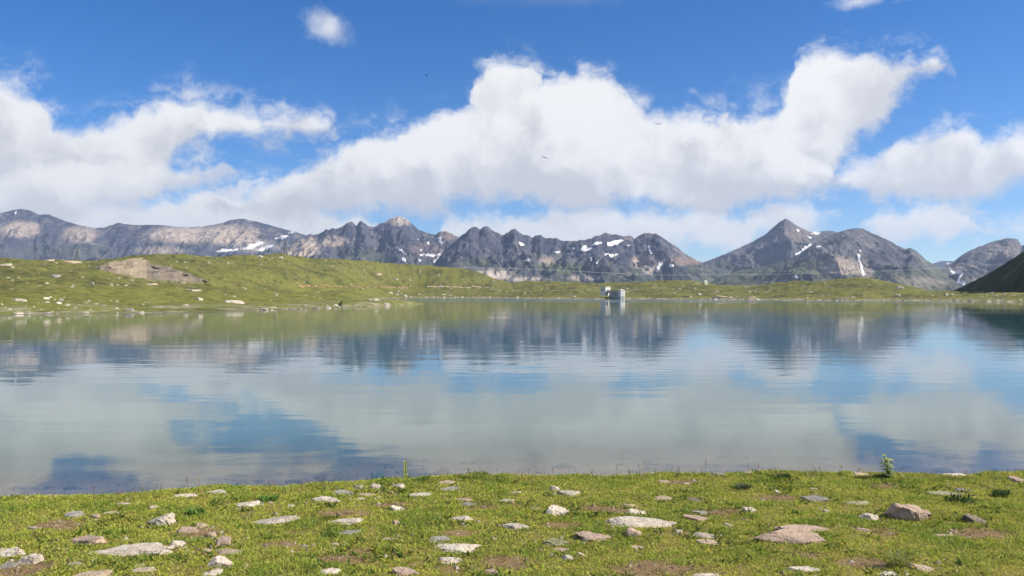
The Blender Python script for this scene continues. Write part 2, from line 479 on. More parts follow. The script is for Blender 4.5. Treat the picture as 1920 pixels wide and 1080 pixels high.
def bank_z(x, y):
    x = np.asarray(x, float); y = np.asarray(y, float)
    s = y - edge(x)
    z = 0.5 + 0.7 * (1 - sstep(y, 0.0, 6.0)) + 0.045 * fbm(x * 0.8, y * 0.8, 3, 21) + 0.016 * fbm(x * 3.1, y * 3.1, 3, 4)
    z = z - 0.60 * sstep(s, -0.05, 1.5) - 0.07 * np.clip(s - 1.2, 0, 60) - 0.02 * np.clip(s - 8, 0, 50)
    return np.maximum(z, -4)


def ground_hit(px, py):
    """where the line of sight through a point of the frame meets the bank"""
    u = (px - 960) / F; v = (py - Y0) / F; d = 8.0
    for _ in range(40):
        d = 0.5 * d + 0.5 * (ZC - float(bank_z(u * d, d))) / v
    return u * d, d


BARE = [(650, 962, 60, 8), (740, 946, 50, 6), (1135, 955, 60, 7), (1235, 1066, 110, 16), (1620, 1056, 70, 9), (380, 1000, 50, 14), (110, 985, 60, 10), (1460, 935, 50, 7),
        (950, 1055, 60, 12), (640, 1048, 70, 9), (1350, 960, 50, 8), (1830, 1000, 80, 10), (40, 1065, 70, 16), (520, 1020, 45, 7), (1650, 912, 40, 6), (860, 1000, 40, 6), (1280, 905, 60, 5), (1050, 985, 40, 6)]
BARE_W = []
for (px, py, rx, ry) in BARE:
    gx, gy = ground_hit(px, py); BARE_W.append((gx, gy, rx / F * gy, ry / F * gy / 0.27))


def bare_mask(x, y):
    m = np.zeros_like(x)
    wob = 0.35 * fbm(x * 2.5, y * 2.5, 3, 61)
    for (cx, cy, rx, ry) in BARE_W:
        r = np.sqrt(((x - cx) / rx) ** 2 + ((y - cy) / ry) ** 2)
        m = np.maximum(m, 1 - sstep(r + wob, 0.45, 1.1))
    m = np.maximum(m, 0.75 * sstep(fbm(x * 1.3, y * 1.9, 4, 77), 0.32, 0.55))
    return m


xs = np.concatenate([np.linspace(-40, -11, 30), np.linspace(-10.9, 10.9, 330), np.linspace(11, 40, 30)])
ys = np.concatenate([np.linspace(-30, 4.5, 30), np.linspace(4.6, 14, 190), np.linspace(14.3, 60, 50)])
XX, YY = np.meshgrid(xs, ys)
ZZ = bank_z(XX, YY)
s_edge = YY - edge(XX)
soil = np.array([0.23, 0.155, 0.085]); turf = np.array([0.20, 0.175, 0.055]); mud = np.array([0.23, 0.175, 0.145])
bm_ = bare_mask(XX, YY)[..., None]
tone = turf * (1 - bm_) + soil * bm_
wet = sstep(s_edge, 0.15, 0.8)[..., None]
mud_v = mud * (1 + 0.45 * fbm(XX * 1.1, YY * 1.6, 4, 9)[..., None])
tone = tone * (1 - wet) + mud_v * wet
bank = mesh_from('ground', np.stack([XX, YY, ZZ], -1).reshape(-1, 3), grid_faces(len(ys), len(xs)), M_BANK, True)
color_attr(bank, tone.reshape(-1, 3))
tag(bank, 'grassy near bank sloping to the lake with brown bare patches', kind='structure')

# lake surface
wx = np.concatenate([np.linspace(-1500, -40, 12), np.linspace(-36, 36, 145), np.linspace(40, 1500, 12)])
wy = np.concatenate([np.linspace(4, 30, 105), np.linspace(33, 60, 10), np.linspace(80, 1000, 12)])
WX, WY = np.meshgrid(wx, wy)
lake = mesh_from('lake', np.stack([WX, WY, 0 * WX], -1).reshape(-1, 3), grid_faces(len(wy), len(wx)), M_WATER, True)
float_attr(lake, np.where(np.abs(WX) < 39, np.clip(-bank_z(WX, WY), 0, 5), 4.0), 'depth')
tag(lake, 'calm blue green alpine lake mirroring clouds and peaks', kind='structure')

# far valley floor under everything
vf = mesh_from('valley_floor', np.array([[-16000, -4000, -6], [16000, -4000, -6], [16000, 16000, -6], [-16000, 16000, -6]], float), np.array([[0, 1, 2, 3]]), M_HILL)
color_attr(vf, np.tile([0.09, 0.10, 0.04], (4, 1))); tag(vf, 'green valley floor beyond the lake', kind='structure')

# ---------------------------------------------------------------- meadow hills round the lake
HPX0, HPX1 = -420, 2340
SHORE_L = [(-420, 80), (-200, 98), (0, 112), (100, 116), (250, 121), (400, 133), (500, 143), (600, 160), (680, 182), (730, 205), (752, 216), (900, 260)]
SHORE_R = [(500, 700), (900, 690), (960, 640), (1000, 580), (1100, 530), (1160, 516), (1300, 470), (1480, 400), (1600, 370), (1790, 345), (1920, 300), (2100, 270), (2340, 250)]
CREST_Y = [(-420, 470), (-150, 478), (0, 482), (50, 487), (110, 489), (170, 490), (200, 485), (250, 478), (300, 474), (350, 475), (420, 479), (480, 477), (520, 475), (600, 482), (700, 488), (760, 493), (850, 500), (890, 507), (925, 520), (960, 529), (1000, 524), (1060, 528), (1120, 530.5), (1150, 530), (1180, 528), (1220, 525), (1300, 525.5), (1340, 531), (1420, 536), (1480, 529), (1560, 525), (1610, 521), (1640, 524), (1700, 537), (1740, 545), (1790, 549), (1850, 546), (2000, 540), (2340, 530)]
CREST_D = [(-420, 420), (0, 430), (170, 400), (300, 430), (520, 560), (600, 720), (660, 850), (760, 890), (900, 900), (960, 900), (1100, 820), (1300, 760), (1480, 640), (1600, 560), (1700, 560), (1790, 500), (1920, 420), (2340, 380)]
MID_L = [(-420, 495), (0, 507), (100, 513), (200, 527), (300, 536), (400, 543), (500, 545), (600, 547), (700, 550), (900, 551)]
MID_R = [(500, 543), (900, 546), (1000, 546), (1200, 545), (1400, 548), (1480, 549), (1600, 545), (1740, 551), (1790, 554), (2340, 545)]


def hill_side(px, d, shore, mid, frac, dipf):
    ds = pls(px, shore); dc = pls(px, CREST_D, 45); yc = pl(px, CREST_Y); ym = pls(px, mid)
    dm = ds + (dc - ds) * frac
    zc = ZC + (Y0 - yc) / F * dc; zm = ZC + (Y0 - ym) / F * dm
    t1 = np.clip((d - ds) / (dm - ds), -1.0, 1); t2 = np.clip((d - dm) / (dc - dm), 0, 1); t3 = np.clip((d - dc) / 350, 0, 1)
    z = np.where(t1 < 0, t1 * 2.5, zm * (1.25 * t1 - 0.25 * t1 ** 2))
    z = np.where(d > dm, zm - dipf * zc * np.sin(np.pi * np.clip(t2 * 2.6, 0, 1)) + (zc - zm) * t2 ** 1.15, z)
    z = np.where(d > dc, zc - (zc + 8) * t3 ** 1.5, z)
    return z, t1


def hill_z(px, d):
    zl, tl = hill_side(px, d, SHORE_L, MID_L, 0.42, 0.10)
    zr, tr_ = hill_side(px, d, SHORE_R, MID_R, 0.45, 0.03)
    w = sstep(px, 625, 775)
    return zl * (1 - w) + zr * w, tl * (1 - w) + tr_ * w


HNC, HNR = 1200, 250
hpx = np.linspace(HPX0, HPX1, HNC)
hd = np.exp(np.linspace(math.log(70), math.log(1300), HNR))
HP, HD = np.meshgrid(hpx, hd)
HX = (HP - 960) / F * HD; HY = HD
HZ, t1 = hill_z(HP, HD)
k = np.array([1, 4, 6, 4, 1], float) / 16
for _ in range(3):
    HZ = np.apply_along_axis(lambda c: np.convolve(np.pad(c, 2, 'edge'), k, 'valid'), 0, HZ)
env = sstep(t1, 0.0, 0.5)
HZ = HZ + env * (2.8 * fbm(HX / 42, HY / 55, 4, 31) + 1.3 * (ridged(HX / 21, HY / 30, 4, 33) - 0.5)) + 0.45 * fbm(HX / 5, HY / 6, 3, 35) * sstep(t1, -0.02, 0.1)
# the low spit that closes the bay
spit_d = pl(HP, [(560, 200), (740, 226), (800, 246)])
spit_w = pl(HP, [(560, 40), (700, 30), (740, 17), (790, 4), (803, -6)])
spit = np.where(HP > 560, np.minimum(0.11 * (spit_w - np.abs(HD - spit_d)), 1.3), -3)
spit = np.where(HP > 803, -3, spit)
HZ = np.where((HP > 640), np.maximum(HZ, spit + 0.12 * fbm(HX / 4, HY / 4, 3, 36) * (spit > -0.3)), HZ)


def proj(X, Y, Z): return 960 + F * X / Y, Y0 - F * (Z - ZC) / Y


HPY = Y0 - F * (HZ - ZC) / HD
grass1 = np.array([0.145, 0.145, 0.040]); grass2 = np.array([0.050, 0.062, 0.022]); dry = np.array([0.17, 0.145, 0.050]); stone = np.array([0.42, 0.38, 0.29]); brown = np.array([0.21, 0.155, 0.11])
n_a = fbm(HX / 30, HY / 40, 4, 41); n_b = fbm(HX / 8, HY / 10, 4, 43); n_c = fbm(HX / 3.0, HY / 3.5, 3, 45); n_d = ridged(HX / 14, HY / 9, 3, 47)
w2 = np.clip(0.75 * sstep(n_a + 0.5 * n_b, -0.1, 0.4) + 0.8 * sstep(n_c + 0.4 * n_b, 0.15, 0.4), 0, 1)[..., None]; wd = sstep(n_b + 0.4 * n_a, 0.12, 0.5)[..., None]
ht = grass1 * (1 - w2) + grass2 * w2
ht = ht * (1 - 0.75 * wd) + dry * 0.75 * wd
bright_near = sstep(HPY, 530, 565)[..., None] * (HP < 800)[..., None]
ht = ht * (1 - 0.35 * bright_near) + np.array([0.150, 0.165, 0.030]) * 0.35 * bright_near
stony = sstep(n_c + 0.55 * n_b + 0.2 * n_a, 0.52, 0.72)
shore_b = (1 - sstep(HZ, 0.15, 1.6)) * sstep(n_b + 0.6 * n_c, -0.15, 0.35) * np.where(HP > 800, 0.9, 0.6)
stony = np.maximum(stony * 0.85, shore_b)[..., None]
ht = ht * (1 - stony) + stone * stony * (0.8 + 0.4 * n_c[..., None])
# bare eroded face on the left hill, its brown slabs lie over it further down
SCAR = [(176, 503), (210, 490), (262, 484), (300, 497), (345, 510), (388, 527), (372, 532), (330, 528), (262, 522), (215, 512)]


def in_poly(px, py, poly):
    inside = np.zeros(px.shape, bool); n = len(poly); j = n - 1
    for i in range(n):
        xi, yi = poly[i]; xj, yj = poly[j]
        cond = ((yi > py) != (yj > py)) & (px < (xj - xi) * (py - yi) / (yj - yi + 1e-9) + xi)
        inside ^= cond; j = i
    return inside


scar = in_poly(HP + 8 * n_b, HPY + 2.5 * n_c, SCAR) & (HD < pl(HP, CREST_D)) & (HD > 200)
strata = 0.75 + 0.5 * ridged(HX / 9 + HZ / 3, HZ / 1.6 + HX / 14, 3, 51)
sc_col = np.where(((HP > 205) & (HP < 275))[..., None], np.array([0.29, 0.235, 0.165]), np.array([0.19, 0.16, 0.125])) * strata[..., None]
ht = np.where(scar[..., None], sc_col, ht)
HZ = HZ + np.where(scar, 1.6 * (ridged(HX / 9 + HZ / 3, HZ / 1.6 + HX / 14, 3, 51) - 0.5), 0)
bed = (HZ < 0.05)[..., None]
ht = np.where(bed, np.array([0.16, 0.14, 0.11]), ht)
hills = mesh_from('hills', np.stack([HX, HY, HZ], -1).reshape(-1, 3), grid_faces(HNR, HNC), M_HILL, True)
color_attr(hills, np.clip(ht, 0.01, 0.8).reshape(-1, 3))
tag(hills, 'green stony meadow hills round the far side of the lake', kind='structure')


def hill_hit(px, py):
    """nearest point of the hills seen at a place of the frame"""
    c = int(round((px - HPX0) / (HPX1 - HPX0) * (HNC - 1))); c = min(max(c, 0), HNC - 1)
    col = Y0 - F * (HZ[:, c] - ZC) / HD[:, c]
    ok = np.where((col <= py) & (HZ[:, c] > -0.2))[0]
    if len(ok) == 0: i = int(np.argmin(col))
    else: i = int(ok[0])
    return float(HX[i, c]), float(HY[i, c]), float(HZ[i, c])


# dark hillside that comes down to the water on the right, its near face turned away from the sun
sxs = np.linspace(205, 620, 260); sys_ = np.linspace(362, 640, 190)
SX, SY = np.meshgrid(sxs, sys_)
RIDGE = np.array([(372, 262, -4), (392, 270, 31), (404, 272, 32), (430, 277, 25.5), (452, 280, 19.5), (475, 283, 14.0), (500, 286, 8.5), (522, 288, 4.2), (560, 292, -1), (640, 300, -8)])
zc_ = np.interp(SY, RIDGE[:, 0], RIDGE[:, 2]); xc_ = np.interp(SY, RIDGE[:, 0], RIDGE[:, 1])
wob = 5 * fbm(SY / 26, SX / 60, 3, 71)
dx_ = SX - xc_ - wob * sstep(np.abs(SX - xc_), 2, 16)
SZ = np.where(dx_ < 0, zc_ + 1.08 * dx_, zc_ - 0.05 * dx_)
SZ = np.maximum(SZ, -5) + 1.1 * (ridged(SX / 17, SY / 22, 4, 72) - 0.5) * sstep(np.abs(dx_), 0, 8) + 0.3 * fbm(SX / 4, SY / 4, 3, 74)
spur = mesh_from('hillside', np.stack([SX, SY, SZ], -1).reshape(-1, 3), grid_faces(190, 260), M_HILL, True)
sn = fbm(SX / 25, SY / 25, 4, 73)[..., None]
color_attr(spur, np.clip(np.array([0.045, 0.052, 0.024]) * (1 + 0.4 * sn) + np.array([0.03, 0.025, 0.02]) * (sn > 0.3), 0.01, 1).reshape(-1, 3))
tag(spur, 'steep dark hillside in shade at the right edge of the lake', kind='structure')

# ---------------------------------------------------------------- mountains
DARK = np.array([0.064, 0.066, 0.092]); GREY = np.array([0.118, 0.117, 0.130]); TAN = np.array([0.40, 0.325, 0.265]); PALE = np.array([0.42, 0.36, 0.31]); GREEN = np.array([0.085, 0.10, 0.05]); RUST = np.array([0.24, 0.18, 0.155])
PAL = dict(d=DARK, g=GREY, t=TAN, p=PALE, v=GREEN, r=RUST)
MOUNTAINS = []


def mountain(label, crest, D, width, seed, base='g', green=0.3, patches=(), snow=(), jag=2.8, relief=0.34, depth_var=0.05, step=1.7, rows=150):
    px0, px1 = crest[0][0], crest[-1][0]
    n = int((px1 - px0) / step)
    px = np.linspace(px0, px1, n)
    tf = np.concatenate([np.linspace(0, 1, rows) ** 0.9, 1 + np.linspace(0.02, 1.0, 40)])
    P, T = np.meshgrid(px, tf)
    dcr = D * (1 + depth_var * noise2(px / 130.0, 0 * px + seed, seed))
    def crest_y(p):
        return pl(p, crest) + jag * (fbm(p / 13.0, 0 * p + seed * 1.3, 4, seed + 2, 0.6)) * 1.6
    Dc = dcr[None, :] + 0 * T
    d = Dc - width * (1 - T)
    X = (P - 960) / F * d; Yw = d
    wob = np.clip(1 - T, -1, 1)
    Pw = P + np.abs(wob) * 60 * fbm(X / 420, Yw / 420, 3, seed + 5)
    Hc = ZC + (Y0 - crest_y(Pw)) / F * Dc
    f = np.clip(T, 0, 1)
    prof = np.where(T <= 1, f ** 1.12, np.clip(1 - 0.8 * (T - 1), 0, 1))
    sx = X + 60 * fbm(X / 200, Yw / 200, 3, seed + 7)
    r1 = ridged(sx / 260, Yw / 620, 4, seed + 9) - 0.45
    r2 = ridged(sx / 85, Yw / 190, 4, seed + 11) - 0.45
    r3 = ridged(X / 30, Yw / 44, 3, seed + 15) - 0.45
    e1 = np.clip(f, 0, 1) ** 0.6 * np.clip(1 - f, 0, 1) ** 0.75
    Hm = np.maximum(Hc, 30)
    Z = Hm * prof + relief * Hm * e1 * r1 * 1.9 + relief * Hm * (0.55 * e1 + 0.025) * r2 + relief * Hm * (0.17 * e1 + 0.018) * r3
    Z = np.where(T > 1, np.minimum(Z, Hm), Z) - 8
    PX, PY = 960 + F * X / Yw, Y0 - F * (Z - ZC) / Yw
    # slope colour: gentle lower ground is green, gullies carry scree, faces are bare rock, some tan patches paint sunlight
    gy, gx = np.gradient(Z, axis=0) / np.gradient(Yw, axis=0), np.gradient(Z, axis=1) / np.gradient(X, axis=1)
    slope = np.sqrt(gx * gx + gy * gy)
    na = fbm(X / 160, Yw / 160, 4, seed + 21); nb = fbm(X / 45, Yw / 70, 4, seed + 23); nc = fbm(X / 22 + Z / 30, Z / 12, 3, seed + 27)
    tone = np.ones(X.shape + (3,)) * PAL[base]
    k = sstep(na + 0.5 * nb, -0.1, 0.45)[..., None]; tone = tone * (1 - 0.6 * k) + (DARK if base != 'd' else GREY) * 0.6 * k
    k = (sstep(-r2 + 0.25 * nb, 0.05, 0.3) * (1 - sstep(slope, 0.7, 1.2)))[..., None] * 0.32; tone = tone * (1 - k) + TAN * k
    hfrac = (Z + 8) / (Hm.max())
    kg = (green * sstep(0.55 - hfrac + 0.35 * nb + 0.2 * na, 0.0, 0.28) * (1 - 0.6 * sstep(slope, 0.8, 1.3)))[..., None]; tone = tone * (1 - kg) + GREEN * kg
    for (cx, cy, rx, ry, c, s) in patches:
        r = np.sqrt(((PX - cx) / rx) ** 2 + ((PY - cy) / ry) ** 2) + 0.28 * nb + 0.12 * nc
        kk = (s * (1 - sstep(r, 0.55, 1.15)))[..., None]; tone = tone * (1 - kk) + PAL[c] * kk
    tone = tone * (1 + 0.28 * nc + 0.18 * nb)[..., None]
    o = mesh_from('mountain', np.stack([X, Yw, Z], -1).reshape(-1, 3), grid_faces(len(tf), n), M_ROCKFACE, True)
    color_attr(o, np.clip(tone, 0.02, 0.7).reshape(-1, 3))
    tag(o, label, kind='structure')
    # snow lying in the gullies: a thin sheet over the rock, one per snowfield
    jx = 2.6 * fbm(X / 18, Yw / 18, 3, seed + 31); jy = 2.4 * fbm(X / 18, Z / 10, 3, seed + 33)
    F4 = grid_faces(len(tf), n); V = np.stack([X, Yw, Z], -1).reshape(-1, 3)
    front = (T <= 0.995)
    for poly in snow:
        q = np.array(poly, float); c = q.mean(0); q = (q - c) * 0.90 + c
        m = (in_poly(PX + jx, PY + jy, q.tolist()) & front).ravel()
        fs = F4[m[F4].sum(1) >= 3]
        if len(fs) < 3: continue
        ids, inv = np.unique(fs, return_inverse=True)
        sv = V[ids].copy(); sv[:, 2] += 2.2; sv[:, 1] -= 2.0
        s = mesh_from('snow_patch', sv, inv.reshape(fs.shape), M_SNOW, True, parent=o)
    MOUNTAINS.append(o)
    return o


mountain('long hazy tan and violet ridge at the left of the skyline',
         [(-500, 440), (-300, 415), (-120, 405), (0, 398), (25, 392), (40, 390), (55, 392), (72, 401), (90, 400), (115, 410), (150, 421), (178, 426), (195, 425), (220, 416), (250, 420), (300, 420), (340, 424), (380, 423), (410, 418), (432, 411), (455, 408), (480, 413), (505, 420), (530, 427), (555, 433), (580, 442), (640, 455), (720, 480)],
         6400, 1500, 101, base='d', green=0.35, jag=0.5, relief=0.22,
         patches=[(40, 430, 45, 18, 't', .8), (150, 440, 40, 18, 't', .75), (340, 440, 75, 18, 't', .9), (430, 440, 70, 22, 't', .9), (300, 470, 50, 10, 't', .6), (480, 460, 60, 14, 'p', .5), (120, 470, 110, 12, 'v', .5)],  # tan patches paint sun through cloud gaps into the dark rock colour
         snow=[[(402, 474), (412, 467), (440, 468), (456, 464), (448, 470), (425, 473)], [(448, 469), (470, 458), (495, 452), (505, 450), (492, 460), (470, 468), (455, 472)], [(470, 472), (500, 460), (520, 456), (512, 464), (490, 473)], [(505, 449), (532, 441), (548, 441), (528, 450)], [(538, 438), (552, 432), (556, 438)], [(27, 402), (31, 396), (33, 397), (30, 403)], [(0, 421), (4, 417), (5, 419), (1, 423)], [(24, 460), (29, 459), (42, 471), (38, 471)]])
mountain('jagged dark peaks with a sunlit tan summit left of centre',
         [(470, 545), (500, 500), (530, 468), (560, 448), (582, 437), (595, 438), (612, 428), (640, 424), (650, 416), (660, 414), (668, 420), (676, 412), (688, 420), (700, 424), (712, 418), (722, 414), (735, 406), (750, 404), (762, 408), (772, 418), (785, 428), (800, 434), (815, 438), (825, 433), (836, 431), (850, 437), (865, 444), (900, 455), (960, 480), (1000, 520)],
         5200, 1250, 207, base='d', green=0.45, relief=0.36, jag=2.6,
         patches=[(750, 410, 32, 14, 'p', .95), (838, 440, 18, 16, 'r', .85), (560, 465, 48, 28, 't', .95), (625, 452, 30, 12, 't', .7), (800, 470, 40, 16, 'r', .45), (680, 478, 60, 14, 'v', .4)],  # pale summit patch has its sunlight painted into the rock colour
         snow=[[(818, 446), (827, 443), (832, 455), (827, 462), (822, 454)], [(799, 459), (801, 453), (807, 452), (804, 460)], [(780, 446), (784, 447), (787, 451), (783, 451)], [(785, 472), (790, 467), (795, 468), (790, 473)], [(768, 478), (785, 478), (800, 475), (818, 478), (835, 474), (828, 481), (800, 482), (778, 481)], [(745, 466), (750, 467), (765, 478), (758, 478)], [(748, 486), (758, 482), (764, 491), (756, 491)], [(812, 486), (832, 481), (826, 495), (817, 498), (812, 492)], [(782, 488), (795, 487), (788, 493)], [(724, 485), (745, 482), (742, 485), (730, 487)]])
mountain('dark jagged central range streaked with snow',
         [(760, 560), (800, 510), (822, 482), (840, 460), (858, 446), (872, 434), (884, 424), (893, 422), (901, 428), (910, 421), (918, 423), (928, 432), (945, 437), (955, 432), (965, 427), (975, 434), (985, 438), (1000, 441), (1012, 438), (1025, 445), (1040, 444), (1055, 449), (1075, 448), (1100, 448), (1115, 440), (1132, 435), (1150, 435), (1168, 440), (1182, 440), (1190, 443), (1205, 436), (1215, 433), (1228, 434), (1240, 440), (1258, 452), (1272, 464), (1290, 477), (1305, 486), (1330, 494), (1370, 510), (1420, 535)],
         4300, 1000, 311, base='d', green=0.6, relief=0.42, jag=3.0,
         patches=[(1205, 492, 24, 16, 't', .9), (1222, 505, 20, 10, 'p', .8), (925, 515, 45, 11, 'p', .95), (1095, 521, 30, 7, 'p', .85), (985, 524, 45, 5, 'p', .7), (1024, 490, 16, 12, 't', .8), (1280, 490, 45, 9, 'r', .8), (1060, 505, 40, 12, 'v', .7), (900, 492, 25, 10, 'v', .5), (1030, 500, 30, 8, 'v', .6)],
         snow=[[(1086, 467), (1094, 460), (1103, 458), (1101, 467), (1092, 472)], [(1108, 461), (1120, 453), (1132, 453), (1130, 458), (1112, 462)], [(1136, 456), (1150, 451), (1168, 449), (1172, 452), (1158, 459), (1145, 464), (1136, 462)], [(1122, 480), (1138, 475), (1150, 478), (1165, 473), (1158, 480), (1145, 486), (1143, 481)], [(1037, 474), (1045, 471), (1058, 472), (1044, 478)], [(978, 482), (986, 484), (996, 488), (995, 493), (986, 490)], [(972, 456), (978, 455), (985, 461), (976, 464)], [(1174, 462), (1182, 457), (1184, 460), (1178, 463)], [(1214, 461), (1218, 462), (1221, 470), (1224, 478), (1220, 478), (1216, 470)], [(1236, 493), (1241, 489), (1245, 493), (1240, 500), (1234, 513), (1228, 513), (1231, 502)], [(1251, 495), (1258, 495), (1265, 499), (1258, 503), (1254, 501)], [(1274, 498), (1280, 496), (1285, 499)], [(1104, 480), (1108, 481), (1111, 491), (1108, 493)], [(1116, 496), (1122, 487), (1125, 487), (1119, 497)], [(1084, 470), (1100, 464), (1112, 466), (1104, 471), (1092, 472)], [(1070, 463), (1080, 467), (1076, 470)]])
mountain('steep brown pyramid peak with small snowfields',
         [(1230, 555), (1270, 520), (1310, 492), (1340, 482), (1365, 471), (1390, 460), (1412, 450), (1432, 439), (1448, 426), (1460, 414), (1473, 407), (1483, 413), (1494, 421), (1510, 428), (1522, 433), (1535, 433), (1548, 430), (1562, 431), (1580, 436), (1620, 450), (1700, 490), (1760, 540)],
         4900, 1150, 419, base='g', green=0.45, relief=0.34, jag=1.1,
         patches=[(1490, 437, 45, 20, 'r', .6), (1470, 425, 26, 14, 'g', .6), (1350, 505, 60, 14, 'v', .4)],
         snow=[[(1478, 485), (1496, 473), (1510, 462), (1520, 455), (1530, 454), (1516, 467), (1500, 477)], [(1518, 437), (1530, 435), (1541, 437), (1536, 441), (1524, 440)], [(1492, 431), (1496, 429), (1501, 435), (1496, 437)], [(1509, 441), (1520, 446), (1527, 449), (1518, 448)]])
mountain('broad grey dome mountain with a long snow gully',
         [(1290, 560), (1320, 535), (1350, 515), (1390, 503), (1430, 497), (1470, 486), (1500, 472), (1525, 454), (1545, 444), (1570, 433), (1590, 427), (1606, 424), (1620, 427), (1640, 436), (1665, 447), (1685, 458), (1697, 464), (1708, 462), (1720, 469), (1735, 483), (1750, 493), (1775, 500), (1810, 520), (1850, 550)],
         3600, 850, 523, base='g', green=0.7, relief=0.38, jag=1.2,
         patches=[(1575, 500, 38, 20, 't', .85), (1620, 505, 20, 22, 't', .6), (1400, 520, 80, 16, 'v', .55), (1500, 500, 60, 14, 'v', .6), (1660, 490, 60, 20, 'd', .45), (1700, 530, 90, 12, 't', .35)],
         snow=[[(1603, 477), (1612, 475), (1614, 488), (1619, 503), (1624, 519), (1616, 520), (1613, 503), (1609, 488)], [(1527, 463), (1541, 460), (1536, 470), (1531, 468)], [(1486, 517), (1494, 515), (1500, 523), (1494, 524)], [(1614, 440), (1617, 441), (1616, 445), (1613, 444)], [(1610, 471), (1614, 468), (1616, 472), (1612, 475)], [(1595, 503), (1600, 502), (1600, 506), (1596, 507)]])
mountain('blunt rocky massif at the right end of the skyline',
         [(1690, 560), (1730, 525), (1765, 499), (1785, 490), (1800, 478), (1820, 466), (1840, 458), (1862, 450), (1880, 445), (1895, 443), (1908, 446), (1916, 458), (1925, 452), (1950, 446), (2000, 440), (2100, 460), (2250, 480)],
         4000, 950, 631, base='g', green=0.3, relief=0.40, jag=1.2,
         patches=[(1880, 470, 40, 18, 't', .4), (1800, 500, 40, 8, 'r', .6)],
         snow=[[(1774, 502), (1781, 501), (1785, 507), (1795, 508), (1808, 509), (1806, 516), (1800, 523), (1800, 529), (1813, 532), (1808, 540), (1792, 533), (1796, 520), (1803, 513), (1790, 516), (1781, 512)], [(1825, 533), (1830, 525), (1834, 528), (1829, 536)], [(1861, 516), (1868, 509), (1870, 512), (1864, 518)]])
mountain('faint blue ridge in the gap behind the valley head',
         [(1660, 520), (1710, 500), (1745, 494), (1765, 488), (1785, 488), (1820, 500), (1900, 520)],
         8500, 1300, 733, base='d', green=0.1, relief=0.2, jag=0.5, snow=[[(1773, 494), (1780, 492), (1783, 495), (1776, 497)]], rows=60)
mountain('small dark knoll behind the left meadow ridge',
         [(120, 500), (140, 491), (158, 484), (170, 478), (180, 476), (187, 482), (200, 490), (230, 500)],
         2300, 260, 839, base='d', green=0.3, relief=0.3, jag=0.4, rows=50)

# ---------------------------------------------------------------- track along the hill
def track(label, pts, halfw, mat, tone):
    V = []; C = []
    p = np.array(pts, float); xs_ = np.linspace(p[0, 0], p[-1, 0], 130)
    for x in xs_:
        y = np.interp(x, p[:, 0], p[:, 1]) + 0.5 * float(noise2(x / 22.0, 1.3, 90))
        X, Y, Z = hill_hit(x, y)
        w = halfw * (1 + 0.5 * float(noise2(x / 9.0, 5.1, 91)))
        for s in (-1, 1):
            Yn = Y + s * w; c = (960 + F * X / Yn - HPX0) / (HPX1 - HPX0) * (HNC - 1); c = int(min(max(round(c), 0), HNC - 1))
            zz = float(np.interp(Yn, HD[:, c], HZ[:, c]))
            V.append((X, Yn, max(zz, Z - 1) + 0.25)); C.append(np.array(tone) * (1 + 0.3 * float(noise2(x / 6.0, s, 92))))
    n = len(xs_); i = np.arange(n - 1) * 2
    o = mesh_from('path', np.array(V), np.stack([i, i + 2, i + 3, i + 1], 1), mat); color_attr(o, np.array(C))
    tag(o, label, kind='structure'); return o


track('reddish dirt track along the foot of the left hill', [(560, 539), (600, 538), (680, 540), (772, 541)], 2.2, M_HILL, (0.34, 0.21, 0.13))
track('pale dirt track above the water by the gatehouse', [(800, 541.5), (860, 541), (925, 540)], 2.0, M_HILL, (0.38, 0.30, 0.20))
track('pale path over the meadow left of the gatehouse', [(1020, 545), (1070, 545), (1118, 544)], 1.6, M_HILL, (0.36, 0.31, 0.20))
track('pale path rising to the right of the tower', [(1176, 546), (1205, 543), (1240, 541)], 1.6, M_HILL, (0.38, 0.34, 0.24))

# ---------------------------------------------------------------- intake works on the far shore
XT, YT = (1165.5 - 960) / F * 508, 508.0
t = empty('intake_tower', (XT, YT, 0), math.radians(24)); tag(t, 'square pale concrete intake tower with low cap standing in the water', 'tower')
mb = MB(); mb.box((0, 0, -1.0), (3.3, 3.3, 6.0)); mb.build('base', M_CONCRETE, t)
mb = MB(); mb.box((0, 0, 3.8), (3.1, 3.1, 3.6)); mb.build('wall', M_PLASTER, t)
mb = MB(); mb.box((0, 0, 5.72), (3.5, 3.5, 0.24)); mb.add([(-1.7, -1.7, 5.845), (1.7, -1.7, 5.845), (1.7, 1.7, 5.845), (-1.7, 1.7, 5.845), (0, 0, 6.6)], [(0, 1, 4), (1, 2, 4), (2, 3, 4), (3, 0, 4), (3, 2, 1, 0)]); mb.build('roof', M_ROOF, t)
mb = MB(); mb.box((1.56, 0.2, 3.1), (0.08, 0.9, 2.0)); mb.build('door', M_STEEL, t)
mb = MB()
for sx in (-0.25, 0.25): mb.bar((sx, -1.75, -0.5), (sx, -1.75, 5.4), 0.04)
for k in range(14): mb.bar((-0.25, -1.75, 0.2 + 0.38 * k), (0.25, -1.75, 0.2 + 0.38 * k), 0.03)
mb.build('ladder', M_STEEL, t)

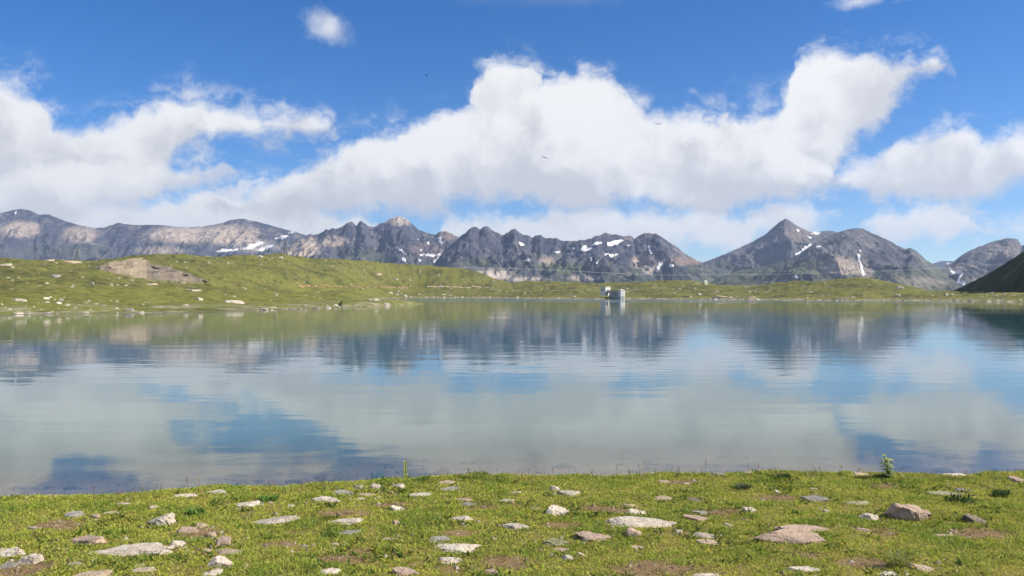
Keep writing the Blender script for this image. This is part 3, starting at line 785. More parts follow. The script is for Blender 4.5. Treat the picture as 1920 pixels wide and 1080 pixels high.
XB, YB = (1135 - 960) / F * 556, 556.0
gz = 3.9
t = empty('gatehouse', (XB, YB, gz), math.radians(42)); tag(t, 'small white cubic gatehouse with flat roof above the tower bridge', 'building')
mb = MB(); mb.box((0, 0, 1.4), (4.9, 4.9, 5.8)); mb.build('wall', M_PLASTER, t)
mb = MB(); mb.box((0, 0, 4.42), (5.5, 5.5, 0.22)); mb.box((0, 0, 4.63), (4.7, 4.7, 0.2)); mb.build('roof', M_ROOF, t)
for (cx, cy, sx, sy, cz, h) in ((0.9, -2.47, 0.8, 0.08, 2.6, 1.1), (-0.9, -2.47, 0.8, 0.08, 2.6, 1.1), (-2.47, 1.0, 0.08, 0.8, 2.6, 1.1), (-2.47, -0.9, 0.08, 0.8, 2.6, 1.1), (2.47, 0.4, 0.08, 0.8, 2.6, 1.0)):
    mb = MB(); mb.box((cx, cy, cz), (sx, sy, h)); w = mb.build('window', M_WINDOW, t)
    mb = MB(); mb.box((cx * 1.02, cy * 1.02, cz - h / 2 - 0.06), (sx + 0.25, sy + 0.25, 0.1)); mb.build('sill', M_ROOF, w)
mb = MB(); mb.box((0.0, -2.48, 0.9), (0.95, 0.09, 2.0)); mb.build('door', M_STEEL, t)

A = Vector((XT, YT + 1.5, 0)); B = Vector((XB + 2.4, YB - 2.0, 0)); dv = (B - A); L = dv.length; rz = math.atan2(dv.y, dv.x)
t = empty('bridge', (A.x, A.y, 0), rz); tag(t, 'covered concrete bridge on piers joining gatehouse and tower', 'bridge')
mb = MB(); mb.box((L / 2, 0, 5.15), (L, 2.2, 1.3)); mb.build('gallery', M_CONCRETE, t)
mb = MB(); mb.box((L / 2, 0, 5.9), (L, 2.6, 0.18)); mb.build('roof', M_ROOF, t)
mb = MB(); mb.box((L / 2, 0, 4.38), (L, 1.7, 0.22)); mb.build('beam', M_CONCRETE, t)
mb = MB(); mb.box((L / 2, -0.35, 1.05), (L - 0.4, 0.7, 6.4)); mb.build('under_deck_shade', M_STEEL, t)  # dark slab added under the deck to stand for the shade between piers
for i in range(5):
    mb = MB(); mb.box((2.5 + i * (L - 6) / 4.5, 0.15, 1.1), (1.1, 1.9, 6.3)); mb.build('pier', M_PLASTER, t)

X, Y, Z = hill_hit(1322.5, 534)
t = empty('hut', (X, Y, Z), 0.5); tag(t, 'tiny white hut on the far meadow ridge', 'hut')
mb = MB(); mb.box((0, 0, 0.9), (2.8, 2.2, 2.6)); mb.build('wall', M_PLASTER, t)
mb = MB(); mb.add([(-1.6, -1.3, 2.21), (1.6, -1.3, 2.21), (1.6, 1.3, 2.21), (-1.6, 1.3, 2.21), (-1.6, 0, 3.1), (1.6, 0, 3.1)], [(0, 1, 5, 4), (2, 3, 4, 5), (1, 2, 5), (3, 0, 4), (0, 3, 2, 1)]); mb.build('roof', M_ROOF, t)
mb = MB(); mb.box((0.3, -1.12, 0.9), (0.8, 0.06, 1.8)); mb.build('door', M_STEEL, t)
X, Y, Z = hill_hit(1344.5, 536)
t = empty('marker_post', (X, Y, Z)); tag(t, 'dark marker post on the ridge right of the hut', 'post')
mb = MB(); mb.bar((0, 0, -0.3), (0, 0, 2.2), 0.28, 8); mb.build('pole', M_STEEL, t)
mb = MB(); mb.box((0, 0, 2.35), (0.75, 0.75, 0.3)); mb.build('cap', M_STEEL, t)


# ---------------------------------------------------------------- pylons and cable
def pylon(px, base_y, top_y, d, label, rz=0.3, thick=0.16):
    X = (px - 960) / F * d; zb = ZC + (Y0 - base_y) / F * d - 2.0; h = (base_y - top_y) / F * d + 2.0
    t = empty('pylon', (X, d, zb), rz); tag(t, label, 'pylon', 'lattice pylons behind the left hill')
    b = h * 0.11; tp = h * 0.028
    def w(z): return b + (tp - b) * min(z / (h * 0.82), 1)
    cor = ((-1, -1), (1, -1), (1, 1), (-1, 1))
    for sx, sy in cor:
        mb = MB(); mb.bar((sx * b, sy * b, 0), (sx * tp, sy * tp, h * 0.82), thick); mb.bar((sx * tp, sy * tp, h * 0.82), (0, 0, h), thick * 0.8); mb.build('leg', M_STEEL, t)
    zs = [0.0, 0.2, 0.37, 0.52, 0.64, 0.74, 0.82]
    for i in range(len(zs) - 1):
        z0, z1 = zs[i] * h, zs[i + 1] * h; mb = MB()
        for k in range(4):
            (ax, ay), (bx, by) = cor[k], cor[(k + 1) % 4]
            mb.bar((ax * w(z0), ay * w(z0), z0), (bx * w(z1), by * w(z1), z1), thick * 0.55)
            mb.bar((bx * w(z0), by * w(z0), z0), (ax * w(z1), ay * w(z1), z1), thick * 0.55)
            mb.bar((ax * w(z1), ay * w(z1), z1), (bx * w(z1), by * w(z1), z1), thick * 0.6)
        mb.build('bracing', M_STEEL, t)
    for zf, lf in ((0.66, 0.17), (0.82, 0.13)):
        mb = MB(); l = h * lf
        for sx in (-1, 1):
            mb.bar((0, -tp, zf * h), (sx * l, 0, zf * h), thick * 0.7); mb.bar((0, tp, zf * h), (sx * l, 0, zf * h), thick * 0.7); mb.bar((sx * tp, 0, (zf + 0.07) * h), (sx * l, 0, zf * h), thick * 0.6)
        a = mb.build('cross_arm', M_STEEL, t)
        for sx in (-1, 1):
            mb = MB(); mb.lathe((sx * l, 0, zf * h - h * 0.05), [(0.12, 0), (0.2, 0.02 * h), (0.12, 0.05 * h)], 8); mb.build('insulator', M_CABLE, a)
    return t


pylon(535, 478, 446, 760, 'tallest lattice pylon on the crest of the left meadow hill', 0.5, 0.20)
pylon(549, 478, 461, 1150, 'faint smaller pylon just right of the tallest one', 0.2, 0.14)
pylon(498, 480, 462, 1200, 'faint small pylon left of the tallest one', 0.2, 0.13)
pylon(144.5, 490, 465, 720, 'slim pylon beside the dark knoll at far left', 0.9, 0.17)
pylon(66, 492, 474, 1000, 'faint short pylon near the left end of the ridge', 0.9, 0.14)

cpath = []
for i in range(60):
    tt = i / 59; px = 640 + (1990 - 640) * tt; d = 1000 + 700 * tt
    y = np.interp(px, [640, 760, 880, 960, 1060, 1160, 1240, 1330, 1440, 1560, 1700, 1850, 1990], [502, 503, 502, 503.4, 507.5, 513, 515.6, 515.5, 514.4, 511.5, 506, 497, 486])
    cpath.append(((px - 960) / F * d, d, ZC + (Y0 - y) / F * d))
mb = MB()
for a, b in zip(cpath[:-1], cpath[1:]): mb.bar(a, b, 0.11, 5)
cab = mb.build('overhead_cable', M_CABLE); tag(cab, 'thin pale cable sagging across the valley before the peaks', 'cable')

# ---------------------------------------------------------------- stones
def stone_mesh(name, seed, sx, sy, sz, flat=0.5, sub=3, cuts=9, rough=0.10):
    """broken gneiss block: a ball cut by random planes, then weathered; origin at its foot"""
    r = random.Random(seed)
    bm = bmesh.new(); bmesh.ops.create_icosphere(bm, subdivisions=sub, radius=1.0)
    planes = []
    for i in range(cuts):
        a = r.uniform(0, 2 * math.pi); z = r.uniform(-0.25, 0.75)
        nrm = Vector((math.cos(a), math.sin(a), z)).normalized(); planes.append((nrm, r.uniform(0.52, 0.82)))
    planes.append((Vector((r.uniform(-.25, .25), r.uniform(-.35, .1), 1)).normalized(), r.uniform(0.40, 0.6)))
    co = np.array([v.co[:] for v in bm.verts])
    n1 = fbm(co[:, 0] * 1.7 + seed, co[:, 1] * 1.7 + co[:, 2] * 1.3, 3, seed % 97)
    n2 = fbm(co[:, 0] * 5 + co[:, 2] * 3, co[:, 1] * 5 - co[:, 2] * 2 + seed, 3, seed % 89)
    for i, v in enumerate(bm.verts):
        p = v.co.copy()
        for nrm, dd in planes:
            e = p.dot(nrm) - dd
            if e > 0: p -= nrm * e * 0.93
        p *= 1 + rough * 1.6 * n1[i] + rough * 0.6 * n2[i]
        v.co = p
    mx = [max(abs(v.co[k]) for v in bm.verts) for k in range(3)]
    top = max(v.co.z for v in bm.verts)
    for v in bm.verts:
        v.co = Vector((v.co.x / mx[0] * sx / 2, v.co.y / mx[1] * sy / 2, (v.co.z / top * sz) if v.co.z > 0 else v.co.z / mx[2] * max(sz * 0.6, 0.04)))
    me = bpy.data.meshes.new(name); bm.to_mesh(me); bm.free()
    return me


# column, row of the middle, width, height (all in the 1920 frame), stone, lean in degrees, name, label
ROCKS = [
    (20, 1034, 58, 24, 'w', 4, 'slab', 'white slab cut by the left edge of the picture'),
    (60, 1046, 54, 24, 'w', 12, 'slab', 'pale grey slab just right of the leftmost white slab'),
    (18, 1060, 54, 15, 'g', 0, 'stone', 'low grey stone below the leftmost white slab'),
    (170, 1012, 84, 24, 'p', 10, 'slab', 'pinkish tan slab resting behind the long white slab at left'),
    (243, 1029, 154, 30, 'w', 3, 'slab', 'long flat white slab, largest pale stone at lower left'),
    (331, 1020, 34, 18, 'w', -18, 'stone', 'small pale stone at the right tip of the long white slab'),
    (306, 972, 74, 30, 'w', 22, 'slab', 'pointed whitish slab leaning up to the right, upper left of the grass'),
    (138, 964, 36, 16, 'g', 6, 'stone', 'mottled grey stone in the dark leaves at far left'),
    (178, 966, 22, 13, 't', 0, 'stone', 'tan stone between the mottled grey stone and a flat tan one'),
    (206, 961, 36, 10, 't', 0, 'stone', 'flat tan stone, right end of the far left row'),
    (287, 950, 30, 11, 't', 0, 'stone', 'rounded tan stone above the pointed whitish slab'),
    (63, 988, 22, 10, 'w', -8, 'stone', 'little white stone alone in bare ground at far left'),
    (352, 992, 42, 17, 'p', -8, 'stone', 'brownish stone in front of its paler neighbour, left part'),
    (378, 982, 30, 16, 't', 14, 'stone', 'pale tan stone leaning behind the brownish one, left part'),
    (397, 1001, 20, 14, 't', 0, 'stone', 'small tan stone right of the brownish pair'),
    (418, 1014, 36, 24, 'p', 8, 'stone', 'upright brown block at the edge of bare soil, left part'),
    (428, 1034, 54, 18, 't', 6, 'stone', 'rounded tan stone below the upright brown block'),
    (388, 1031, 18, 10, 't', 0, 'stone', 'tiny tan stone left of the rounded tan one'),
    (415, 1053, 50, 25, 'w', -26, 'slab', 'white wedge sloping down to the right, lower left'),
    (394, 1074, 44, 16, 'w', 14, 'stone', 'whitish stone at the bottom edge below the white wedge'),
    (168, 1077, 74, 24, 't', 8, 'stone', 'smooth tan boulder cut by the bottom edge at left'),
    (265, 1068, 52, 15, 't', 8, 'stone', 'low tan stone near the bottom edge right of the smooth boulder'),
    (140, 1057, 42, 9, 'm', 0, 'slab', 'thin mossy slab in the grass above the smooth tan boulder'),
    (404, 922, 50, 10, 'w', 10, 'slab', 'flat pale slab on the bank edge at left'),
    (340, 928, 54, 8, 'w', 8, 'slab', 'thin pale slab on the bank edge, left of a broader one'),
    (225, 944, 36, 7, 'w', 8, 'slab', 'thin whitish slab half sunk in grass near the left shore'),
    (465, 945, 56, 15, 'w', 8, 'stone', 'white peaked stone near the left third of the bank'),
    (513, 976, 86, 19, 'w', 8, 'slab', 'long narrow white slab with a raised right end'),
    (549, 908, 20, 7, 't', 0, 'stone', 'tiny tan stone on the bank edge near the left third'),
    (547, 948, 15, 8, 'w', -10, 'stone', 'tiny white stone above the long narrow white slab'),
    (491, 943, 12, 9, 'g', 0, 'stone', 'tiny grey stone touching the white peaked stone'),
    (644, 922, 44, 12, 'g', 0, 'stone', 'flat grey brown stone near the tall spiky plant, leftmost of the cluster'),
    (671, 912, 26, 12, 'm', 0, 'stone', 'mossy stone just left of the brightest stone near the plant'),
    (704, 911, 26, 15, 'w', 0, 'stone', 'bright white rounded stone below left of the tall spiky plant'),
    (748, 910, 32, 12, 'w', 10, 'stone', 'white stone directly below the tall spiky plant'),
    (612, 935, 58, 14, 'w', -4, 'slab', 'yellowish pale slab with a broken edge, left of centre'),
    (688, 926, 38, 9, 't', 0, 'stone', 'flat tan stone between the grey brown and bright white stones'),
    (677, 934, 22, 7, 'w', 0, 'stone', 'tiny pale stone below the flat tan one'),
    (788, 926, 54, 10, 'w', -3, 'slab', 'flat white slab right of and below the spiky plant'),
    (843, 916, 40, 11, 'g', -4, 'stone', 'grey stone, lower of a pair near the bank edge at centre'),
    (840, 904, 38, 9, 't', 0, 'stone', 'tan stone, upper of a pair near the bank edge at centre'),
    (868, 936, 36, 9, 'p', 0, 'stone', 'pinkish stone lying on a grey one left of centre'),
    (876, 945, 34, 10, 'g', 0, 'stone', 'grey stone under the pinkish one left of centre'),
    (947, 938, 46, 9, 'w', 4, 'slab', 'thin pale slab just left of the middle of the bank'),
    (747, 952, 28, 13, 'w', -22, 'stone', 'small pale stone sloping right, below the flat white slab'),
    (653, 977, 68, 14, 'w', 8, 'slab', 'long thin pale slab rising to the right, left of centre'),
    (655, 997, 48, 14, 'g', 4, 'stone', 'grey stone below the long thin pale slab'),
    (743, 978, 22, 13, 't', 0, 'stone', 'round orange tan pebble alone in the turf'),
    (862, 971, 48, 12, 'w', 6, 'slab', 'pale slab with a notched left end, near centre'),
    (730, 1010, 30, 9, 't', 6, 'slab', 'small tan slab left of the arched grey stone'),
    (827, 1010, 50, 17, 'g', -14, 'stone', 'arched grey stone behind the large white slab at centre'),
    (857, 1027, 98, 22, 'w', 5, 'slab', 'large white slab lying nearest the middle of the bottom'),
    (842, 1050, 46, 18, 'w', -6, 'stone', 'blunt white stone below the large white slab at centre'),
    (762, 1068, 54, 24, 'p', -4, 'stone', 'pinkish boulder at the bottom edge left of centre'),
    (920, 1070, 34, 20, 'p', -14, 'stone', 'rusty brown block at the bottom edge near centre'),
    (621, 1070, 48, 15, 'w', -8, 'stone', 'pale stone at the bottom edge, left third'),
    (925, 1009, 13, 10, 't', 0, 'stone', 'tiny rounded stone right of the large white slab at centre'),
    (972, 986, 66, 16, 'w', -4, 'slab', 'pale lens shaped slab at the centre of the grass'),
    (569, 1023, 20, 9, 'g', 0, 'stone', 'tiny pale grey stone in grass at lower left of centre'),
    (628, 1019, 22, 10, 't', 0, 'stone', 'tiny tan stone right of a pale grey one, lower left of centre'),
    (1040, 915, 22, 15, 'w', -10, 'stone', 'bright white knob at the left end of a long stone, near centre'),
    (1072, 923, 48, 13, 'w', -10, 'slab', 'long pale stone running right from the bright white knob'),
    (1046, 956, 46, 23, 'w', -28, 'slab', 'white slab sloping down to the right, just right of centre'),
    (1003, 952, 20, 8, 'w', 0, 'stone', 'small white stone left of the sloping white slab'),
    (968, 922, 24, 8, 't', 4, 'stone', 'small tan stone above the thin pale slab at the middle'),
    (1190, 976, 144, 30, 'w', -4, 'slab', 'largest pale slab of the bank, right of centre'),
    (1192, 959, 54, 15, 'w', -14, 'slab', 'pale slab leaning behind the largest pale slab'),
    (1178, 946, 30, 9, 't', 0, 'slab', 'thin tan slab behind the largest pale slab, topmost of that pile'),
    (1190, 997, 34, 22, 'p', -20, 'stone', 'pinkish stone under the front of the largest pale slab'),
    (1114, 1004, 68, 24, 'p', -8, 'stone', 'layered tan brown block left below the largest pale slab'),
    (1094, 1010, 20, 14, 'g', 0, 'stone', 'small grey stone leaning on the layered tan brown block'),
    (1042, 1016, 58, 18, 'm', -10, 'stone', 'mossy grey stone with a humped left end, right of centre'),
    (1052, 1030, 34, 10, 'p', 0, 'stone', 'flat pinkish stone below the mossy humped stone'),
    (1066, 1044, 34, 14, 'w', -18, 'stone', 'pale stone sloping right, below the flat pinkish stone'),
    (1090, 1038, 24, 12, 't', 0, 'stone', 'rounded tan stone right of the pale sloping stone'),
    (1196, 1025, 30, 9, 't', 0, 'stone', 'half sunk tan stone below the largest pale slab'),
    (1271, 995, 19, 10, 'w', 12, 'stone', 'small white stone right of and below the largest pale slab'),
    (1243, 934, 44, 12, 't', 0, 'slab', 'flat pinkish tan slab above the largest pale slab'),
    (1304, 937, 40, 10, 'd', -4, 'slab', 'dark edged slab right of the flat pinkish tan slab'),
    (1313, 960, 42, 10, 'g', -8, 'slab', 'grey slab on top of a brown one, right of the largest pale slab'),
    (1308, 971, 50, 16, 'p', -12, 'stone', 'brown stone under a grey slab, right of the largest pale slab'),
    (1319, 1003, 44, 14, 'w', 0, 'slab', 'pale upper block of a two block pile'),
    (1330, 1016, 52, 16, 't', -6, 'slab', 'tan lower block of a two block pile'),
    (1405, 954, 30, 12, 'w', -12, 'stone', 'pale stone below the grassy rim, right of the brown and grey pile'),
    (1365, 983, 17, 9, 'w', -14, 'stone', 'tiny bright white stone left of the big sunk slabs'),
    (1244, 902, 28, 7, 't', 0, 'stone', 'small tan stone near the bank edge right of centre'),
    (1288, 906, 24, 7, 't', 0, 'slab', 'small tan slab near the bank edge, right of another tan stone'),
    (1219, 886, 22, 8, 'w', 0, 'stone', 'whitish stone right on the bank edge right of centre'),
    (1346, 888, 38, 8, 'g', -4, 'slab', 'grey slab right on the bank edge below the seed stalks'),
    (1404, 885, 18, 7, 'w', 0, 'stone', 'small white stone on the bank edge left of the bare twig'),
    (1320, 1078, 60, 12, 'w', 0, 'slab', 'pale slab cut by the bottom edge right of centre'),
    (1489, 1004, 144, 38, 'p', -8, 'slab', 'great pinkish slab sunk in grass at right, front one of two'),
    (1515, 990, 118, 18, 'p', -6, 'slab', 'flat brown slab behind the great pinkish slab'),
    (1703, 957, 76, 44, 'p', -22, 'boulder', 'large reddish brown boulder at right, tallest of all'),
    (1632, 967, 46, 20, 'w', -10, 'stone', 'white wedge left of the large reddish brown boulder'),
    (1610, 942, 50, 12, 'm', 4, 'slab', 'arched mossy slab up left of the reddish brown boulder'),
    (1529, 934, 48, 16, 'g', -6, 'stone', 'pitted grey brown stone, left of the arched mossy slab'),
    (1826, 971, 48, 22, 'd', -22, 'stone', 'dark stone with a pale right flank near the right edge'),
    (1798, 889, 52, 11, 'w', -6, 'stone', 'white stone on the bank edge far right'),
    (1618, 888, 48, 8, 't', -4, 'slab', 'tan slab on the bank edge beside the yellow green plant'),
    (1618, 992, 28, 11, 'p', 0, 'stone', 'small pinkish stone below the white wedge at right'),
    (1775, 925, 64, 12, 'm', -3, 'slab', 'mossy flat slab over dark leaves at right'),
    (1801, 918, 24, 9, 'g', 0, 'stone', 'grey stone on the right end of the mossy flat slab'),
    (1770, 1003, 52, 8, 't', -2, 'slab', 'thin tan slab in short turf near the right edge'),
    (1547, 957, 16, 10, 'w', 0, 'stone', 'small pale stone below the pitted grey brown stone'),
    (1457, 921, 14, 8, 'w', 0, 'stone', 'small white stone below the bare twig'),
    (1510, 1066, 74, 14, 'w', -3, 'slab', 'pale broken slab near the bottom edge at right'),
    (1664, 1076, 40, 12, 'w', 0, 'stone', 'white stone at the bottom edge below the dry tuft'),
    (1736, 1066, 62, 16, 't', -14, 'slab', 'tan slab right of the dry tuft at the bottom edge'),
    (1905, 898, 36, 14, 'p', 0, 'stone', 'brown stone near the shore at the right edge'),
    (1524, 916, 18, 7, 't', 0, 'stone', 'tiny tan stone above the pitted grey brown stone'),
]
ROCK_FOOT = []
for i, (px, py, w, h, mk, lean, nm, lab) in enumerate(ROCKS):
    w *= 1.10; h *= 1.08; by = py + h * 0.42
    x, y = ground_hit(px, by)
    sc = y / F; sx = w * sc
    sv = (ZC - 0.5) / y
    depth = sx * (0.55 if nm == 'slab' else 0.75)
    depth = min(depth, 0.75 * h * sc / sv)
    depth = max(depth, 0.3 * sx)
    hz = 0.72 * max(h * sc - depth * sv * 0.75, 0.42 * h * sc)
    yc = y + depth * 0.42
    xc = (px - 960) / F * yc
    me = stone_mesh(nm, 1000 + i * 37, sx * 1.04, depth, hz, sub=3 if w < 60 else 4, cuts=11 if nm == 'slab' else 12, rough=0.17)
    me.materials.append(M_STONE[mk])
    o = bpy.data.objects.new(nm, me); COL.objects.link(o)
    o.location = (xc, yc, float(bank_z(xc, yc)) - 0.006)
    o.rotation_euler = (0, math.radians(-lean) * 0.55, math.radians(random.uniform(-12, 12)))
    tag(o, lab, 'rock', 'stones strewn over the near bank')
    ROCK_FOOT.append((xc, yc, sx * 0.5, depth * 0.5))

# boulders on the far meadows
FAR_ROCKS = [
    (374, 560, 19, 9, 'w', 'rounded pale boulder in the bright meadow on the left shore'),
    (437, 566, 50, 8, 'w', 'long flat outcrop right of the rounded pale boulder'),
    (348, 573, 13, 6, 'w', 'small pale boulder nearer the water below the rounded one'),
    (243, 580, 24, 11, 'g', 'dark grey boulder at the left waterline with a broken top'),
    (38, 563, 36, 8, 'w', 'scattered pale outcrop in the meadow at far left'),
    (106, 568, 20, 6, 'w', 'pale boulder right of the far left meadow outcrop'),
    (84, 560, 18, 5, 'w', 'pale stone above right of the far left outcrop'),
    (34, 588, 22, 6, 'w', 'pale stone in the water margin at far left'),
    (88, 587, 16, 5, 'g', 'grey stone in the left water margin, second from the left'),
    (160, 586, 14, 4, 'w', 'pale stone in the left water margin, third from the left'),
    (171, 531, 16, 8, 'g', 'grey boulder under the dark fold of the left meadow'),
    (102, 517, 34, 8, 'g', 'grey outcrop in the shadowed fold at left'),
    (138, 491, 40, 8, 't', 'cream outcrop on the left skyline by the slim pylon'),
    (88, 491, 30, 6, 't', 'cream outcrop on the left skyline, left of the larger one'),
    (12, 498, 26, 6, 'w', 'pale outcrop near the left edge below the skyline'),
    (283, 533, 32, 6, 't', 'tan ledge below the brown scar'),
    (342, 531, 22, 5, 't', 'tan ledge below the right tail of the brown scar'),
    (362, 544, 40, 5, 'w', 'flat pale ledge in the meadow right of the fold'),
    (496, 579, 22, 7, 'w', 'pale boulder at the waterline left of the spit'),
    (667, 571, 30, 8, 'm', 'mossy pale boulder at the root of the spit'),
    (725, 571, 18, 6, 'w', 'pale boulder halfway along the spit'),
    (615, 577, 14, 5, 'w', 'small pale boulder at the waterline left of the mossy one'),
    (733, 549, 10, 7, 'w', 'pale block above the spit where the track fades'),
    (707, 514, 18, 7, 't', 'tan outcrop high on the slope left of centre'),
    (742, 525, 14, 5, 't', 'tan outcrop on the slope below the higher one'),
    (527, 483, 12, 6, 'w', 'pale rock just under the tallest pylon'),
    (925, 528, 12, 5, 'g', 'dark grey block at the end of the left hill'),
    (516, 553, 10, 4, 'w', 'small white boulder in the meadow above the waterline boulder'),
    (1355, 556, 44, 6, 't', 'broad cream outcrop on the far shore right of the tower'),
    (1405, 547, 8, 6, 'w', 'pale block above the broad cream outcrop on the far shore'),
    (1410, 557, 22, 6, 't', 'cream outcrop right of the broad one on the far shore'),
    (1290, 557, 18, 5, 't', 'tan outcrop midway between tower and the broad cream outcrop'),
    (203, 503, 26, 6, 'd', 'dark overhanging ledge at the left end of the brown scar'),
    (292, 500, 34, 5, 'd', 'dark slanting ledge at the top right of the brown scar'),
    (318, 508, 30, 5, 'd', 'dark slanting ledge in the middle of the scar tail'),
    (345, 515, 26, 5, 'd', 'dark ledge low on the scar tail'),
    (380, 528, 26, 5, 'd', 'dark ledge at the right tip of the brown scar'),
    (1685, 554, 14, 5, 'w', 'pale boulders on the far shore below the grassy rise'),
]
for i, (px, py, w, h, mk, lab) in enumerate(FAR_ROCKS):
    x, y, z = hill_hit(px, py + h * 0.3)
    sc = y / F
    me = stone_mesh('outcrop', 5000 + i * 31, w * sc, w * sc * 0.7, h * sc * 1.1, sub=3, cuts=11, rough=0.16)
    me.materials.append(M_STONE[mk])
    o = bpy.data.objects.new('outcrop', me); COL.objects.link(o); o.location = (x, y, z - 0.1 * h * sc)
    o.rotation_euler = (0, random.uniform(-.1, .1), random.uniform(-.3, .3)); o.scale = (0.92, 0.92, 0.58)
    tag(o, lab, 'outcrop', 'rocks on the far meadows')

# countless small stones on the meadows, one object
N = 4200
ppx = rng.uniform(-60, 1980, N); tt = rng.uniform(0.0, 1.0, N) ** 1.3
ci = np.clip(((ppx - HPX0) / (HPX1 - HPX0) * (HNC - 1)).astype(int), 0, HNC - 1)
ds_, dc_ = np.where(ppx < 745, pl(ppx, SHORE_L), pl(ppx, SHORE_R)), pl(ppx, CREST_D)
dd = ds_ + (dc_ - ds_) * tt
ri = np.clip(((np.log(dd) - math.log(70)) / (math.log(1300) - math.log(70)) * (HNR - 1)).astype(int), 0, HNR - 1)
bx, by_, bz = HX[ri, ci], HY[ri, ci], HZ[ri, ci]
dn = fbm(bx / 22, by_ / 22, 3, 47) + 0.35 * (1 - sstep(tt, 0, 0.12))
ok = (dn > 0.21) & (bz > -0.1)
bx, by_, bz = bx[ok], by_[ok], bz[ok]; n = len(bx)
sz = np.exp(rng.normal(-0.55, 0.45, n)) * (by_ / 330) ** 0.75
base = np.array([[1, 0, 0], [.3, .9, 0], [-.8, .6, 0], [-.8, -.6, 0], [.3, -.9, 0], [.25, .35, .75], [-.35, .1, .8], [.1, -.4, .7]])
fac = np.array([[0, 1, 5], [1, 2, 6], [1, 6, 5], [2, 3, 6], [3, 4, 7], [3, 7, 6], [4, 0, 7], [0, 5, 7], [5, 6, 7]])
rot = rng.uniform(0, 6.28, n); jit = rng.uniform(0.7, 1.3, (n, 8, 3))
v = base[None] * jit * np.stack([sz, sz * 0.8, sz * 0.55], -1)[:, None, :]
c, s = np.cos(rot)[:, None], np.sin(rot)[:, None]
v = np.stack([v[..., 0] * c - v[..., 1] * s + bx[:, None], v[..., 0] * s + v[..., 1] * c + by_[:, None], v[..., 2] + bz[:, None] - 0.05], -1)
ms = mesh_from('scree', v.reshape(-1, 3), (fac[None] + np.arange(n)[:, None, None] * 8).reshape(-1, 3), M_HILL)
tn = np.where(rng.random(n)[:, None] < 0.7, np.array([0.42, 0.39, 0.32]), np.array([0.26, 0.22, 0.16])) * rng.uniform(0.75, 1.1, n)[:, None]
color_attr(ms, np.repeat(tn, 8, 0)); tag(ms, 'small pale stones scattered over the far meadows', 'stones', kind='stuff')


# ---------------------------------------------------------------- turf of the near bank
def blades(name, x, y, z, h, w, lean, tone, lab, cat, seg=1):
    n = len(x); a = rng.uniform(0, 2 * np.pi, n); la = rng.uniform(0, 2 * np.pi, n)
    wx_, wy_ = np.cos(a) * w / 2, np.sin(a) * w / 2
    lx, ly = np.cos(la) * lean * h, np.sin(la) * lean * h
    v = np.empty((n, 4, 3))
    v[:, 0] = np.stack([x - wx_, y - wy_, z], -1); v[:, 1] = np.stack([x + wx_, y + wy_, z], -1)
    zt = h * (1 - 0.3 * lean)
    v[:, 2] = np.stack([x + wx_ * 1.1 + lx * .47, y + wy_ * 1.1 + ly * .47, z + zt * 0.56], -1)
    v[:, 3] = np.stack([x - wx_ * .3 + lx, y - wy_ * .3 + ly, z + zt], -1)
    b = np.arange(n)[:, None] * 4
    f = np.concatenate([b + np.array([[0, 1, 2]]), b + np.array([[0, 2, 3]])], 0)
    o = mesh_from(name, v.reshape(-1, 3), f, M_LEAF)
    color_attr(o, np.repeat(tone, 4, 0))
    return tag(o, lab, cat, kind='stuff')


def scatter(n, dmin=5.1, dmax=11.0):
    x = rng.uniform(-10.2, 10.2, n); y = rng.uniform(dmin, dmax, n); keep = (y < edge(x) + 0.30) & (np.abs(x) < 0.66 * y + 3.0)
    return x[keep], y[keep]


x, y = scatter(1000000)
bmask = bare_mask(x, y)
clump = fbm(x * 7, y * 7, 3, 81); patchn = fbm(x * 1.6, y * 1.6, 3, 83); fine = fbm(x * 22, y * 22, 2, 85)
keep = rng.random(len(x)) < np.clip(0.75 + 0.7 * clump - 0.55 * bmask, 0.12, 1)
for (cx, cy, rx, ry) in ROCK_FOOT:
    keep &= ((x - cx) / (rx * 0.74)) ** 2 + ((y - cy + 0.1 * ry) / (ry * 0.74)) ** 2 > 1 + 0.5 * clump
x, y, clump, patchn, fine, bmask = [q_[keep] for q_ in (x, y, clump, patchn, fine, bmask)]
n = len(x)
h = np.clip(0.030 + 0.022 * patchn + 0.022 * clump + 0.010 * fine, 0.012, 0.11) * rng.uniform(0.6, 1.35, n) * (1 - 0.4 * bmask)
g_y = np.array([0.53, 0.52, 0.090]); g_g = np.array([0.24, 0.34, 0.052]); g_d = np.array([0.245, 0.200, 0.075]); g_b = np.array([0.155, 0.105, 0.045])
m1 = np.clip(0.45 + 0.9 * patchn + 0.5 * clump + rng.normal(0, 0.16, n), 0, 1)[:, None]
tn = g_y * (1 - m1) + g_g * m1
dryk = (rng.random(n) < 0.10 + 0.25 * bmask)[:, None]; tn = np.where(dryk, g_d, tn)
bk = (rng.random(n) < 0.35 * bmask)[:, None]; tn = np.where(bk, g_b, tn)
tn = tn * rng.uniform(0.75, 1.2, n)[:, None]
blades('grass', x, y, bank_z(x, y) - 0.004, h, rng.uniform(0.005, 0.010, n), rng.uniform(0.25, 1.3, n), tn, 'short yellow green turf covering the near bank', 'grass')

